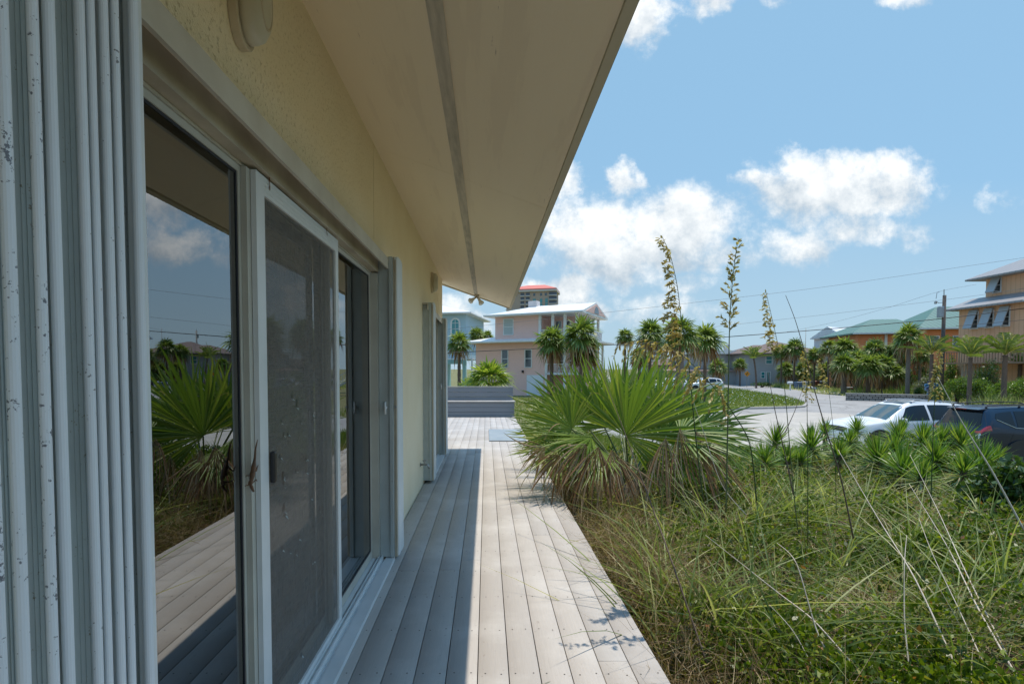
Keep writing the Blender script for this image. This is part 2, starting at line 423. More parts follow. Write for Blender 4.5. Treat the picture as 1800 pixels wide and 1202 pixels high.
def world():
    w = bpy.data.worlds.new('World'); sc.world = w; w.use_nodes = True
    nt = w.node_tree; L = nt.links
    bg = nt.nodes['Background']
    sky = N(nt, 'ShaderNodeTexSky'); sky.sky_type = 'NISHITA'; sky.sun_disc = False
    sky.sun_elevation = EL; sky.sun_rotation = AZ
    sky.air_density = 1.0; sky.dust_density = .5; sky.ozone_density = 3.0
    tc = N(nt, 'ShaderNodeTexCoord')
    sp = N(nt, 'ShaderNodeSeparateXYZ'); L.new(tc.outputs['Generated'], sp.inputs[0])
    ay = mathn(nt, 'MAXIMUM', mathn(nt, 'ABSOLUTE', sp.outputs[1]), .08)
    u = mathn(nt, 'DIVIDE', sp.outputs[0], ay); v = mathn(nt, 'DIVIDE', sp.outputs[2], ay)
    uv = N(nt, 'ShaderNodeCombineXYZ'); L.new(u, uv.inputs[0]); L.new(v, uv.inputs[1])
    # cloud billows: the sky plane warped by noise
    nz = N(nt, 'ShaderNodeTexNoise', i_Scale=7.5, i_Detail=9, i_Roughness=.6); L.new(uv.outputs[0], nz.inputs['Vector'])
    sb = N(nt, 'ShaderNodeVectorMath', operation='SUBTRACT'); L.new(nz.outputs['Color'], sb.inputs[0]); sb.inputs[1].default_value = (.5,.5,.5)
    ma = N(nt, 'ShaderNodeVectorMath', operation='MULTIPLY_ADD'); L.new(sb.outputs[0], ma.inputs[0]); ma.inputs[1].default_value = (.16,.12,0); L.new(uv.outputs[0], ma.inputs[2])
    W = ma.outputs[0]
    blobs = [(1455,335,185,62,1.0),(1330,322,65,26,.8),(1560,325,85,60,1.0),(1400,300,70,35,.9),(1500,395,120,45,.75),(1400,425,95,48,.8),(1590,405,45,40,.5),(1330,440,90,45,.45),
             (1195,400,115,75,1.05),(1040,415,105,85,1.05),(1090,455,170,60,.95),(1250,455,90,40,.7),(1090,318,38,34,.9),(1000,315,34,50,.8),
             (1110,35,75,70,1.05),(1230,12,55,42,.85),(1350,20,28,22,.55),(1575,4,55,26,.7),(1700,-30,90,22,.5),(1742,357,36,32,.5),(1795,345,30,40,.4),
             (985,520,70,45,.95),(1030,548,55,30,.8),(1200,505,70,32,.6),(1130,545,190,38,.55),(800,565,80,45,.8),(1620,480,160,25,.18),(1000,590,120,22,.4),
             (1190,-160,220,90,1.0),(1480,-260,200,90,.8),(700,-200,260,120,.9),(500,250,160,90,1.0),(260,420,180,80,.9),(2050,250,200,90,1.0),(2300,430,240,60,.9),(2600,-100,300,150,.9)]
    acc = None; hacc = None
    for (px, py, rx, ry, s) in blobs:
        cu, cv = (px - VX) / F, (VY - py) / F
        a = N(nt, 'ShaderNodeVectorMath', operation='MULTIPLY_ADD'); L.new(W, a.inputs[0])
        ir = (F / rx, F / ry)
        a.inputs[1].default_value = (ir[0], ir[1], 0); a.inputs[2].default_value = (-cu * ir[0], -cv * ir[1], 0)
        ln = N(nt, 'ShaderNodeVectorMath', operation='LENGTH'); L.new(a.outputs[0], ln.inputs[0])
        mr = N(nt, 'ShaderNodeMapRange', i_1=1.45, i_2=.25, i_3=0, i_4=s); mr.interpolation_type = 'SMOOTHSTEP'; L.new(ln.outputs[1], mr.inputs[0])
        sy = N(nt, 'ShaderNodeSeparateXYZ'); L.new(a.outputs[0], sy.inputs[0])
        hh = mathn(nt, 'MULTIPLY', sy.outputs[1], mr.outputs[0])
        acc = mr.outputs[0] if acc is None else mathn(nt, 'MAXIMUM', acc, mr.outputs[0])
        hacc = hh if hacc is None else mathn(nt, 'ADD', hacc, hh)
    n2 = N(nt, 'ShaderNodeTexNoise', i_Scale=19, i_Detail=12, i_Roughness=.66); L.new(uv.outputs[0], n2.inputs['Vector'])
    n3 = N(nt, 'ShaderNodeTexNoise', i_Scale=3.2, i_Detail=6, i_Roughness=.6); L.new(uv.outputs[0], n3.inputs['Vector'])
    d = mathn(nt, 'ADD', acc, mathn(nt, 'MULTIPLY', mathn(nt, 'SUBTRACT', n2.outputs[0], .5), 1.25))
    d = mathn(nt, 'ADD', d, mathn(nt, 'MULTIPLY', mathn(nt, 'SUBTRACT', n3.outputs[0], .5), .35))
    m1 = N(nt, 'ShaderNodeMapRange', i_1=.26, i_2=.95); m1.interpolation_type = 'SMOOTHSTEP'; L.new(d, m1.inputs[0])
    # pale haze blended into the sky colour toward the horizon
    hz = N(nt, 'ShaderNodeMapRange', i_1=.36, i_2=-.01, i_3=0, i_4=.72); L.new(v, hz.inputs[0])
    # brightness: tops white, thick bases grey-blue
    sh = mathn(nt, 'ADD', mathn(nt, 'MULTIPLY', hacc, .55), mathn(nt, 'MULTIPLY', mathn(nt, 'SUBTRACT', n2.outputs[0], .5), 1.7))
    sh = mathn(nt, 'ADD', sh, mathn(nt, 'MULTIPLY', mathn(nt, 'SUBTRACT', nz.outputs[0], .5), 1.6))
    shr = ramp(nt, sh, -.55, .30)
    cc = mixc(nt, shr, (3.5,4.1,4.65), (7.3,7.4,7.35))
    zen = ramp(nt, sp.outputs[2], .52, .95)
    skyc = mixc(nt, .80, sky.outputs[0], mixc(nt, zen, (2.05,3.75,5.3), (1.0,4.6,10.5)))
    skyc = mixc(nt, hz.outputs[0], skyc, (3.3,4.3,4.9))
    col = mixc(nt, mathn(nt, 'MULTIPLY', m1.outputs[0], .93), skyc, cc)
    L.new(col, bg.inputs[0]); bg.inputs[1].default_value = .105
    w.cycles.sampling_method = 'MANUAL'; w.cycles.sample_map_resolution = 512
world()
sc.view_settings.view_transform = 'Standard'
try: sc.view_settings.look = 'None'
except Exception: pass
sc.view_settings.exposure = 0.53; sc.view_settings.gamma = 1
sc.cycles.max_bounces = 8; sc.cycles.transparent_max_bounces = 12
sc.cycles.caustics_reflective = False; sc.cycles.caustics_refractive = False
sc.cycles.use_denoising = True

# ------------------------------------------------------------------ terrain
GZ = -1.42
def smooth(t): t = np.clip(t, 0, 1); return t * t * (3 - 2 * t)
def height(X, Y):
    X = np.asarray(X, float); Y = np.asarray(Y, float)
    t = np.maximum(smooth((X - 3.6) / 8.2), smooth((Y - 8.5) / 6.5))
    t = np.maximum(t, smooth((-X - 14) / 8.0))
    z = -.36 + (GZ + .36) * t
    bump = .05 * np.sin(X * 1.7 + 1.1 * np.sin(Y * .9)) * np.cos(Y * 1.3 + .6) + .03 * np.sin(X * 4.1 + Y * 2.7)
    z = z + bump * (1 - t)
    return np.where((X < .95) & (Y < 15.5), np.minimum(z, -.3), z)
def terrain():
    def axis(lim, lo, hi, step, g):
        a = list(np.arange(lo, hi + 1e-6, step)); s = step
        while a[-1] < lim: s *= g; a.append(a[-1] + s)
        b = []; s = step; x = lo
        while x > -lim: s *= g; x -= s; b.append(x)
        return np.array(b[::-1] + a)
    xs = axis(2600, -3, 15, .25, 1.22); ys = axis(2600, -2, 16, .25, 1.22)
    X, Y = np.meshgrid(xs, ys, indexing='ij'); Z = height(X, Y)
    V = np.stack([X, Y, Z], -1).reshape(-1, 3)
    nx, ny = len(xs), len(ys)
    i, j = np.meshgrid(np.arange(nx - 1), np.arange(ny - 1), indexing='ij')
    a = (i * ny + j).ravel()
    Fq = np.stack([a, a + ny, a + ny + 1, a + 1], -1)
    m, nt, b = nodes('sandy_soil')
    v = coords(nt)
    g1 = ramp(nt, noise(nt, v, 1.3, 6, .65), .38, .62)
    soil = mixc(nt, noise(nt, v, 9, 6, .7), (.025,.018,.010), (.075,.055,.032))
    far = mixc(nt, noise(nt, v, .35, 8, .7), (.075,.105,.028), (.20,.19,.09))
    far = mixc(nt, mathn(nt, 'MULTIPLY', g1, .45), far, (.30,.26,.18))
    sp = N(nt, 'ShaderNodeSeparateXYZ'); nt.links.new(v, sp.inputs[0])
    near = ramp(nt, sp.outputs[2], -1.25, -1.39)
    nt.links.new(mixc(nt, near, soil, far), b.inputs['Base Color'])
    b.inputs['Roughness'].default_value = .95; b.inputs['Specular IOR Level'].default_value = .1
    bn = N(nt, 'ShaderNodeBump', i_Strength=.6, i_Distance=.05)
    nt.links.new(noise(nt, v, 12, 6, .7), bn.inputs['Height']); nt.links.new(bn.outputs[0], b.inputs['Normal'])
    o = np_mesh('ground', V, Fq, m, smooth=True)
    tag(o, kind='structure')
terrain()

def sheet(name, pts, z, m, thick=.0):
    mb = MB(); n = len(pts)
    top = [(p[0], p[1], z) for p in pts]
    if thick: mb.hexa([(p[0], p[1], z - thick) for p in pts], top)
    else: mb.add(top, [tuple(range(n))])
    o = mb.build(name, m); tag(o, kind='structure')
    return o
def cracked(m):
    nt = m.node_tree; b = nt.nodes['Principled BSDF']; src = b.inputs['Base Color'].links[0].from_socket
    v = coords(nt); vo = N(nt, 'ShaderNodeTexVoronoi', i_Scale=.16); vo.feature = 'DISTANCE_TO_EDGE'
    wv = N(nt, 'ShaderNodeVectorMath', operation='MULTIPLY_ADD'); nz = N(nt, 'ShaderNodeTexNoise', i_Scale=.8, i_Detail=6)
    nt.links.new(v, nz.inputs['Vector']); nt.links.new(nz.outputs['Color'], wv.inputs[0]); wv.inputs[1].default_value = (2.5,2.5,0); nt.links.new(v, wv.inputs[2]); nt.links.new(wv.outputs[0], vo.inputs['Vector'])
    f = ramp(nt, vo.outputs['Distance'], .012, .004)
    pt = ramp(nt, noise(nt, v, .22, 4, .6), .54, .60)
    c = mixc(nt, mathn(nt, 'MULTIPLY', pt, .35), src, (.24,.23,.22))
    nt.links.new(mixc(nt, mathn(nt, 'MULTIPLY', f, .6), c, (.15,.14,.13)), b.inputs['Base Color'])
PZ = GZ + .03
M['road'] = mat('pale_asphalt', (.34,.33,.315), (.275,.265,.255), .6, .9, .3, 80, specks=[(3.0,.60,(.42,.40,.37)), (.9,.60,(.23,.22,.21))], spec=.15)
cracked(M['road'])
M['sandpad'] = mat('shell_gravel', (.46,.425,.375), (.36,.335,.30), 1.4, .95, .5, 60, specks=[(6,.62,(.60,.57,.52))], spec=.1)
M['kerb'] = mat('kerb_concrete', (.42,.40,.37), (.28,.26,.24), 4, .9, .3, 40)
pp = [(60,12),(9.5,14.5),(6.0,19),(3.5,26)]
roadpts = pp + [tuple(gp(x, y, PZ)[:2]) for x, y in [(1120,722),(1170,697),(1225,681),(1240,673.5),(1300,673.5),(1350,678.5),(1384,684.5),(1416,688),(1440,692),(1500,697),(1487,703.5),(1570,705),(1640,708),(1700,712),(1800,719)]] + [(75,34)]
sheet('road', roadpts, PZ, M['road'])
pad = [(60,12.2),(9.8,14.7),(7,19)] + [tuple(gp(x, y, PZ)[:2]) for x, y in [(1180,746),(1260,730),(1330,727),(1420,724),(1480,727),(1560,735)]] + [(40,22),(60,22)]
sheet('parking_pad', pad, PZ + .005, M['sandpad'])
drive = [tuple(gp(x, y, PZ)[:2]) for x, y in [(1384,684.4),(1416,688.2),(1470,692.5),(1500,697.2),(1502,694.5),(1462,688),(1440,684.5),(1400,682.5)]]
sheet('driveway', drive, PZ + .006, M['sandpad'])
# grass island with its kerb
isl = [(1420,712.5),(1405,705),(1375,698.5),(1340,692.5),(1300,686),(1262,682),(1240,680),(1205,688),(1170,706),(1190,718),(1260,720.5),(1330,719),(1395,717.5),(1415,716)]
ip = [gp(x, y, PZ) for x, y in isl]
cx = sum(p.x for p in ip) / len(ip); cy = sum(p.y for p in ip) / len(ip)
M['verge'] = mat('island_turf', (.13,.17,.035), (.21,.21,.07), 1.1, .95, .5, 25, specks=[(7,.66,(.30,.27,.15))])
def shrink(k): return [(cx + (p.x - cx) * k, cy + (p.y - cy) * k) for p in ip]
sheet('traffic_island', shrink(1.0), PZ + .12, M['kerb'], .14)
sheet('island_turf', shrink(.965), PZ + .15, M['verge'], .06)

# ------------------------------------------------------------------ deck
XW, ZTOP = -.775, 2.956
DX1 = .827
def deck():
    V = []; Fq = []; rn = []; scr = MB()
    pitch = .145
    def board(x0, x1, y0, y1, r):
        o = len(V); e = .0015
        V.extend([(x0,y0,-.03),(x1,y0,-.03),(x1,y1,-.03),(x0,y1,-.03),(x0,y0,-e),(x1,y0,-e),(x1,y1,-e),(x0,y1,-e),(x0+e,y0+e,0),(x1-e,y0+e,0),(x1-e,y1-e,0),(x0+e,y1-e,0)])
        for f in [(0,1,5,4),(1,2,6,5),(2,3,7,6),(3,0,4,7),(4,5,9,8),(5,6,10,9),(6,7,11,10),(7,4,8,11),(8,9,10,11),(0,3,2,1)]:
            Fq.append(tuple(i + o for i in f)); rn.append(r)
    x = DX1; i = 0
    while x > -3.3:
        x0 = x - pitch + .0042
        if x0 < XW - .02: ya = 9.32
        else: ya = -3
        y = ya; first = True
        while y < 10.2:
            ln = random.choice([3.66, 4.88, 4.88]) * (random.uniform(.35, 1) if first else 1); first = False
            y2 = min(y + ln, 10.2)
            if 10.2 - y2 < .5: y2 = 10.2
            board(x0, x, y, y2 - .003, random.random()); y = y2
        y = 10.204
        while y < 15.9:
            y2 = min(y + random.uniform(2.4, 4.9), 15.9)
            if 15.9 - y2 < .6: y2 = 15.9
            board(x0 + .0, x, y, y2 - .003, random.random()); y = y2
        yy = ya + .08
        while yy < 15:
            for xx in (x0 + .03, x - .03):
                jx, jy = xx + random.uniform(-.006,.006), yy + random.uniform(-.012,.012)
                scr.add([(jx + .0042*math.cos(k*math.pi/3), jy + .0042*math.sin(k*math.pi/3), .0012) for k in range(6)], [(0,1,2,3,4,5)])
            yy += .406
        x -= pitch; i += 1
    me_o = np_mesh('deck', V, Fq, M['deck'], rn)
    tag(me_o, kind='structure')
    s = scr.build('screw_heads', M['screw'], me_o); tag(s, kind='stuff')
    r = MB(); r.box(DX1 - .045, DX1 - .005, -3, 15.9, -.26, -.034); r.box(-3.3, DX1 - .05, 15.85, 15.89, -.5, -.034)
    for k in range(9): r.box(DX1 - .3, DX1 - .2, -2 + k*2.2, -1.9 + k*2.2, -1.4, -.034)
    r.build('rim_joist', M['brownstalk'], me_o)
deck()

# bench at the far end of the deck
b = thing('deck_bench', (-1.2, 15.3, 0), 'grey wooden bench with a tall plank back closing the far end of the deck', 'bench')
mb = MB()
for k in range(6): mb.box(-3.2, .80, 15.66, 15.70, .02 + k*.138, .02 + k*.138 + .133)
mb.build('backrest', M['bench'], b)
MB().box(-3.2, .80, 15.655, 15.76, .85, .88).build('top_rail', M['deck'], b)
mb = MB()
for k in range(3): mb.box(-3.2, .82, 15.19, 15.22, .01 + k*.138, .01 + k*.138 + .133)
mb.build('front_panel', M['bench'], b)
mb = MB()
for k in range(3): mb.box(-3.2, .84, 15.165 + k*.165, 15.165 + k*.165 + .158, .43, .462)
mb.build('seat', M['deck'], b)
q = [gp(860,774,.02), gp(925,774,.02), gp(918,752,.02), gp(864,752,.02)]
mb = MB(); mb.box(q[0].x, q[0].x + .72, q[0].y, q[0].y + 1.9, .003, .022)
o = mb.build('deck_hatch', mat('hatch_plastic', (.27,.31,.33), (.36,.39,.40), 2, .35), bevel=.004)
tag(o, 'flat pale grey rectangular plate lying on the sunlit deck boards beside the fan palm', 'deck plate')

# ------------------------------------------------------------------ the beach house
SX, SZ = .42, 2.53                       # outer edge of the soffit
YE, YR = 9.19, 9.62                       # wall end and roof end
SL = (ZTOP - SZ) / (SX - XW)
DOORS = [(.86, 3.76), (6.62, 8.32)]
ZH = 2.10
house = thing('beach_house', (XW, 3, 0), 'cream stucco house with sliding glass doors and wide overhanging eave along the deck', 'house')
mb = MB()
ys = [-4] + [y for d in DOORS for y in d] + [YE]
T = .16
for k in range(0, len(ys), 2): mb.box(XW - T, XW, ys[k], ys[k+1], -.9, ZTOP)
for d in DOORS:
    mb.box(XW - T, XW, d[0], d[1], ZH + .085, ZTOP); mb.box(XW - T, XW, d[0], d[1], -.9, -.02)
mb.box(-7, XW - T, YE - .16, YE, -.9, ZTOP); mb.box(-7, -6.84, -4, YE - .16, -.9, ZTOP); mb.box(-6.84, XW - T, -4, -3.84, -.9, ZTOP)
mb.build('wall', M['stucco'], house)
MB().box(XW - .001, XW + .003, 3.618, 3.622, ZH + .2, ZTOP).build('control_joint', M['stucco'], house)
mb = MB(); mb.box(-6.83, XW - T - .002, -3.8, YE - .17, -.06, 0.0); mb.build('room_floor', M['room'], house)
mb = MB(); mb.box(-6.83, XW - T - .002, -3.8, YE - .17, 2.42, 2.46); mb.box(-4.6, -4.5, -3.8, YE - .17, 0, 2.42); mb.box(-4.5, XW - T - .002, 4.9, 5.0, 0, 2.42); mb.build('room_wall', M['room'], house)
# header bands over the doors
for d in DOORS:
    mb = MB(); mb.box(XW - T, XW - .001, d[0], d[1], ZH, ZH + .085); mb.build('header', M['alu_dirty'], house)
# soffit, battens, fascia, roof
def slab(x0, x1, y0, y1, zt, zb):
    z = lambda x: ZTOP - SL * (x - XW)
    return [(x0,y0,z(x0)+zb),(x1,y0,z(x1)+zb),(x1,y1,z(x1)+zb),(x0,y1,z(x0)+zb)], [(x0,y0,z(x0)+zt),(x1,y0,z(x1)+zt),(x1,y1,z(x1)+zt),(x0,y1,z(x0)+zt)]
mb = MB()
y = -4
for y2 in (1.25, 3.7, 6.15, YR):
    mb.hexa(*slab(XW - .3, SX, y, y2 - .003, .012, 0)); y = y2
mb.build('soffit', M['soffit'], house)
xb = -.19
mb = MB(); mb.hexa(*slab(xb - .033, xb + .033, -4, YR - .25, -.001, -.008)); mb.build('soffit_batten', M['batten'], house)
mb = MB(); mb.hexa([(SX,-4,SZ-.016),(SX+.035,-4,SZ-.024),(SX+.035,YR,SZ-.024),(SX,YR,SZ-.016)], [(SX,-4,SZ+.16),(SX+.035,-4,SZ+.16),(SX+.035,YR,SZ+.16),(SX,YR,SZ+.16)])
mb.hexa([(XW-.3,YR,ZTOP+.08),(SX+.035,YR,SZ-.03),(SX+.035,YR+.035,SZ-.03),(XW-.3,YR+.035,ZTOP+.08)], [(XW-.3,YR,ZTOP+.30),(SX+.035,YR,SZ+.16),(SX+.035,YR+.035,SZ+.16),(XW-.3,YR+.035,ZTOP+.30)])
mb.build('fascia', M['fascia'], house)
mb = MB(); mb.box(SX+.037, SX+.055, -4, YR+.05, SZ+.02, SZ+.165); mb.build('drip_edge', M['drip'], house)
mb = MB()
zz = lambda x: SZ + .17 + .357 * (SX + .06 - x)
mb.hexa([(SX+.062,-4,zz(SX+.062)-.003),(SX+.062,YR+.06,zz(SX+.062)-.003),(-4,YR+.06,zz(-4)),(-4,-4,zz(-4))], [(SX+.062,-4,zz(SX+.062)+.03),(SX+.062,YR+.06,zz(SX+.062)+.03),(-4,YR+.06,zz(-4)+.03),(-4,-4,zz(-4)+.03)])
mb.hexa([(-4,-4,zz(-4)),(-4,YR+.06,zz(-4)),(-8.4,YR+.06,zz(SX)),(-8.4,-4,zz(SX))], [(-4,-4,zz(-4)+.03),(-4,YR+.06,zz(-4)+.03),(-8.4,YR+.06,zz(SX)+.03),(-8.4,-4,zz(SX)+.03)])
mb.build('roof', M['shingle'], house)
# gable end infill between wall top and roof
MB().hexa([(XW,YE-.16,ZTOP),(-7,YE-.16,ZTOP),(-7,YE-.16,3.1),(-4,YE-.16,4.2),(XW,YE-.16,3.05)], [(XW,YE-.01,ZTOP),(-7,YE-.01,ZTOP),(-7,YE-.01,3.1),(-4,YE-.01,4.2),(XW,YE-.01,3.05)]).build('gable', M['stucco'], house)

def door(y0, y1, panels, screen):
    fx = XW - .045                          # frame face
    fr = MB()
    fr.box(fx - .11, fx, y0, y1, ZH - .010, ZH - .002); fr.box(fx - .11, XW - .002, y1 - .035, y1 - .001, .04, ZH - .011); fr.box(fx - .11, fx, y0, y0 + .045, .04, ZH - .011)
    fr.build('door_frame', M['frame'], house)
    s = MB()
    s.box(-.735, -.672, y0 - .05, y1 + .02, .004, .032); s.box(-.752, -.740, y0, y1, .004, .02)
    s.box(-.79, -.752, y0, y1, .004, .036); s.box(-.784, -.776, y0, y1, .036, .052); s.box(-.765, -.757, y0, y1, .036, .05)
    s.box(-.98, -.80, y0, y1, -.02, .04)
    s.build('sill', M['alu'], house)
    gx = [fx - .016, fx - .048]
    for k, (a, c) in enumerate(panels):
        x = gx[k % 2]
        p = MB(); w = .030 if k % 2 == 0 else .045
        p.box(x - .010, x + .010, a, a + w, .045, ZH - .012); p.box(x - .010, x + .010, c - w, c, .045, ZH - .012)
        p.box(x - .010, x + .010, a + w, c - w, ZH - .034, ZH - .012); p.box(x - .010, x + .010, a + w, c - w, .045, .10)
        p.build('glass_panel_frame', M['frame'], house)
        g = MB(); g.box(x - .003, x + .003, a + w + .008, c - w - .008, .112, ZH - .042); g.build('glass', M['glass'], house)
        g = MB(); e = .008
        for (ya, yb, za, zb) in ((a+w, a+w+e, .10, ZH-.034), (c-w-e, c-w, .10, ZH-.034), (a+w+e, c-w-e, .10, .112), (a+w+e, c-w-e, ZH-.042, ZH-.034)):
            g.box(x - .006, x + .006, ya, yb, za, zb)
        g.build('gasket', M['dark_gasket'], house)
    return fx
door(DOORS[0][0], DOORS[0][1], [(.90, 1.785), (1.75, 2.78), (2.74, 3.72)], True)
door(DOORS[1][0], DOORS[1][1], [(6.66, 7.5), (7.44, 8.28)], False)
# interior blinds stacked behind the right hand pane
mb = MB()
for k in range(9): mb.bar((-1.12 + .03*(k % 2), 3.42 + k*.035, .06), (-1.12 + .03*(k % 2), 3.42 + k*.035, 2.2), .004, .085)
mb.build('window_blind', M['blind'], house)
# interlocking post left of the screen door
MB().box(-.825, -.806, 1.772, 1.83, .04, ZH - .012).build('interlock_post', M['frame'], house)
# sliding insect screen
SXX = -.796
sd = MB()
sd.box(SXX-.008, SXX+.01, 1.80, 1.868, .05, ZH-.012); sd.box(SXX-.008, SXX+.01, 2.735, 2.785, .05, ZH-.012)
sd.box(SXX-.008, SXX+.01, 1.868, 2.735, ZH-.078, ZH-.012); sd.box(SXX-.008, SXX+.01, 1.868, 2.735, .05, .078)
for z in (ZH-.03, ZH-.047, ZH-.062): sd.box(SXX+.010, SXX+.012, 1.87, 2.73, z-.0015, z+.0015)
sdo = sd.build('screen_door', M['alu'], house)
MB().add([(SXX,1.868,.078),(SXX,2.735,.078),(SXX,2.735,ZH-.078),(SXX,1.868,ZH-.078)], [(0,1,2,3)]).build('screen_mesh', M['screen'], sdo)
MB().box(SXX+.0105, SXX+.03, 1.872, 1.898, .995, 1.11).build('handle', M['black'], sdo, bevel=.006)
tp = [(521,708,1.3),(513,697,.8),(549,728,.5),(494,740,.6),(528,741,.4),(498,764,.7),(505,763,.5),(492,803,.8),(538,806,.9),(538,826,.9),(497,835,1),(498,849,.8),(520,826,.5),(547,874,.7),(498,892,1.3),(501,904,.9),(562,895,.6),(566,905,.5),(525,944,.7),(496,965,.8),(508,966,.7),(520,968,.8),(548,986,.6),(551,985,.5),(529,1150,.8)]
fl = MB(); ho = MB(); rs = random.Random(3)
for (x, y, s) in tp:
    d = ray(x, y); t = SXX / d.x; p = CP + d * t
    r = .007 * s
    ho = MB(); ho.add([(SXX+.0015, p.y + r*(1+.5*rs.random())*math.cos(a), p.z + r*1.6*(1+.5*rs.random())*math.sin(a)) for a in [k*math.pi/4 for k in range(8)]], [tuple(range(8))]); ho.build('torn_hole', M['black'], sdo, recalc=False)
    for k in range(2):
        a = rs.uniform(0, 6.28); a0 = Vector((SXX+.002, p.y + r*1.3*math.cos(a), p.z - r*1.7 + r*.8*math.sin(a)))
        fl = MB(); fl.add([a0, a0 + Vector((.002, rs.uniform(.005,.011)*s, rs.uniform(-.006,.006))), a0 + Vector((rs.uniform(.004,.012), rs.uniform(-.004,.012)*s, -rs.uniform(.003,.012)*s))], [(0,1,2)]); fl.build('torn_flap', M['alu_grey'], sdo, recalc=False)

rm = MB()
for (x, y, w, h) in [(473,313,.006,.012),(474,330,.005,.010),(474,321,.003,.02),(575,411,.004,.010),(574,405,.004,.012)]:
    d = ray(x, y); t = (SXX+.0125) / d.x; p = CP + d * t
    rm = MB(); rm.add([(SXX+.0128, p.y + w*math.cos(a)*rs.uniform(.6,1.3), p.z + h*math.sin(a)*rs.uniform(.6,1.3)) for a in [k*math.pi/5 for k in range(10)]], [tuple(range(10))]); rm.build('rust_stain', M['rust'], sdo, recalc=False)

# shutter tracks above the doors belong to the wall
for d in DOORS:
    t = MB(); ya, yb = d[0] - .34, d[1] + .26
    if d[0] > 5: yb = d[1] + .30
    t.box(XW + .001, -.70, ya, yb, 2.19, 2.197); t.box(-.712, -.70, ya, yb, 2.122, 2.19)
    t.build('shutter_track', mat('track_paint', (.62,.58,.49), (.52,.47,.38), 6, .5, specks=[(70,.72,(.3,.24,.15))]), house)

# ---- accordion shutters
def tubeY(mb, x, y, r, z0, z1, n=12):
    mb.tube([(x, y, z0), (x, y, z1)], r, n)
def near_shutter():
    t = thing('accordion_shutter', (-.70, .8, .03), 'nearest white folded storm shutter at the left edge, ridges flecked with grey corrosion', 'storm shutter', 'folded storm shutters')
    XF = -.62; YY = lambda px: .62 * F / (VX - px)
    z0, z1 = .035, 2.56
    tub = [(-62,-34),(-30,-4),(10,38),(66,89),(93,117),(148,168),(169,185),(190,208),(210,226),(240,259)]
    for i, (a, b2) in enumerate(tub):
        th = math.atan((VX - (a + b2) / 2) / F)
        r = .5 * (.63 / math.sin(th)) * (b2 - a) / F * math.cos(th) ** 2
        xc = -XF + r; yc = xc / math.tan(th)
        mb = MB(); n = 14
        ring = [(-xc + r*math.cos(2*math.pi*k/n), yc + r*math.sin(2*math.pi*k/n)) for k in range(n)]
        mb.hexa([(x, y, z0) for x, y in ring], [(x, y, z1) for x, y in ring])
        mb.build('blade', M['alu_worn'] if i in (1, 2, 3) else M['alu_bit'] if i in (5, 7, 8) else M['alu_tube'], t, smooth=False, bevel=0)
    pl = MB()
    for a, b2 in [(-4,10),(38,66),(117,148),(226,240)]:
        d0 = .655; ya, yb = d0 * F / (VX - a) - .004, d0 * F / (VX - b2) + .012
        pl.box(-d0 - .012, -d0, ya, yb, z0, z1)
        for f in (.3, .5, .72):
            yc = ya + (yb - ya) * f; pl.box(-d0, -d0 + .0015, yc - .0008, yc + .0008, z0, z1)
    pl.box(XF - .175, XF - .085, YY(-60), YY(262), z0, z1)
    pl.build('leaf_panel', M['alu_grey'], t)  # greyer than the white ridges: recess shade put into the panel colour
    mb = MB(); mb.box(XF - .03, XF - .012, YY(259) + .001, YY(277), z0, z1); mb.box(XF - .17, XF - .03, YY(266), YY(273), z0, z1)
    mb.build('end_post', M['alu'], t, bevel=.003)
near_shutter()
def far_shutter(y0, y1, label, z1=2.21, face=-.81, post=.06, lock=True):
    t = thing('accordion_shutter', (-.72, y0, .03), label, 'storm shutter', 'folded storm shutters')
    z0 = .036
    mb = MB(); mb.box(face, -.672, y0, y0 + post*.5, z0, z1); mb.box(-.70, -.672, y0 - .014, y0, z0, z1)
    mb.build('end_post', M['alu_grey'], t, bevel=.003)
    g = MB(); g.box(-.669, -.662, y0 + .004, y0 + .02, z0, z1); g.box(-.659, -.65, y0 + .002, y0 + .02, z0, z1 - .02); g.build('guide_groove', M['alu_dirty'], t)
    n = max(4, int((y1 - y0 - post*.5) / .030)); w = (y1 - y0 - post*.5) / n
    for k in range(n):
        yc = y0 + post*.5 + w * (k + .5)
        mb = MB(); r = w * .46; zt = z1 + .012 * (k % 2)
        prof = [(-.64 - r + r*math.sin(math.pi*i/8), yc - r*math.cos(math.pi*i/8)) for i in range(9)] + [(-.795, yc + r*.5), (-.795, yc - r*.5)]
        mb.hexa([(x, y, z0) for x, y in prof], [(x, y, zt) for x, y in prof])
        mb.build('blade', M['alu'], t)
    if lock:
        l = MB(); l.tube([(-.725, y0, 1.13), (-.725, y0 - .045, 1.13)], .011, 10); l.tube([(-.725, y0 - .045, 1.085), (-.725, y0 - .045, 1.175)], .009, 10)
        l.build('lock_handle', M['alu'], t, smooth=True)
        l = MB(); l.tube([(-.655, y0 - .012, 1.135), (-.655, y0, 1.135)], .009, 8); l.build('rivet', M['steel'], t)
    return t
far_shutter(3.76, 4.0, 'tall white folded storm shutter with a T shaped lock handle, right of the screen door')
far_shutter(6.36, 6.62, 'pale folded storm shutter standing on the wall just past the hose tap', lock=False)
far_shutter(8.33, 8.60, 'grey folded storm shutter at the far end of the wall, past the dark second doorway', lock=True)
for (ya, yb) in ((6.35, 6.62),):
    o = MB().box(XW + .002, -.60, ya + .05, yb - .02, 2.225, 2.26)

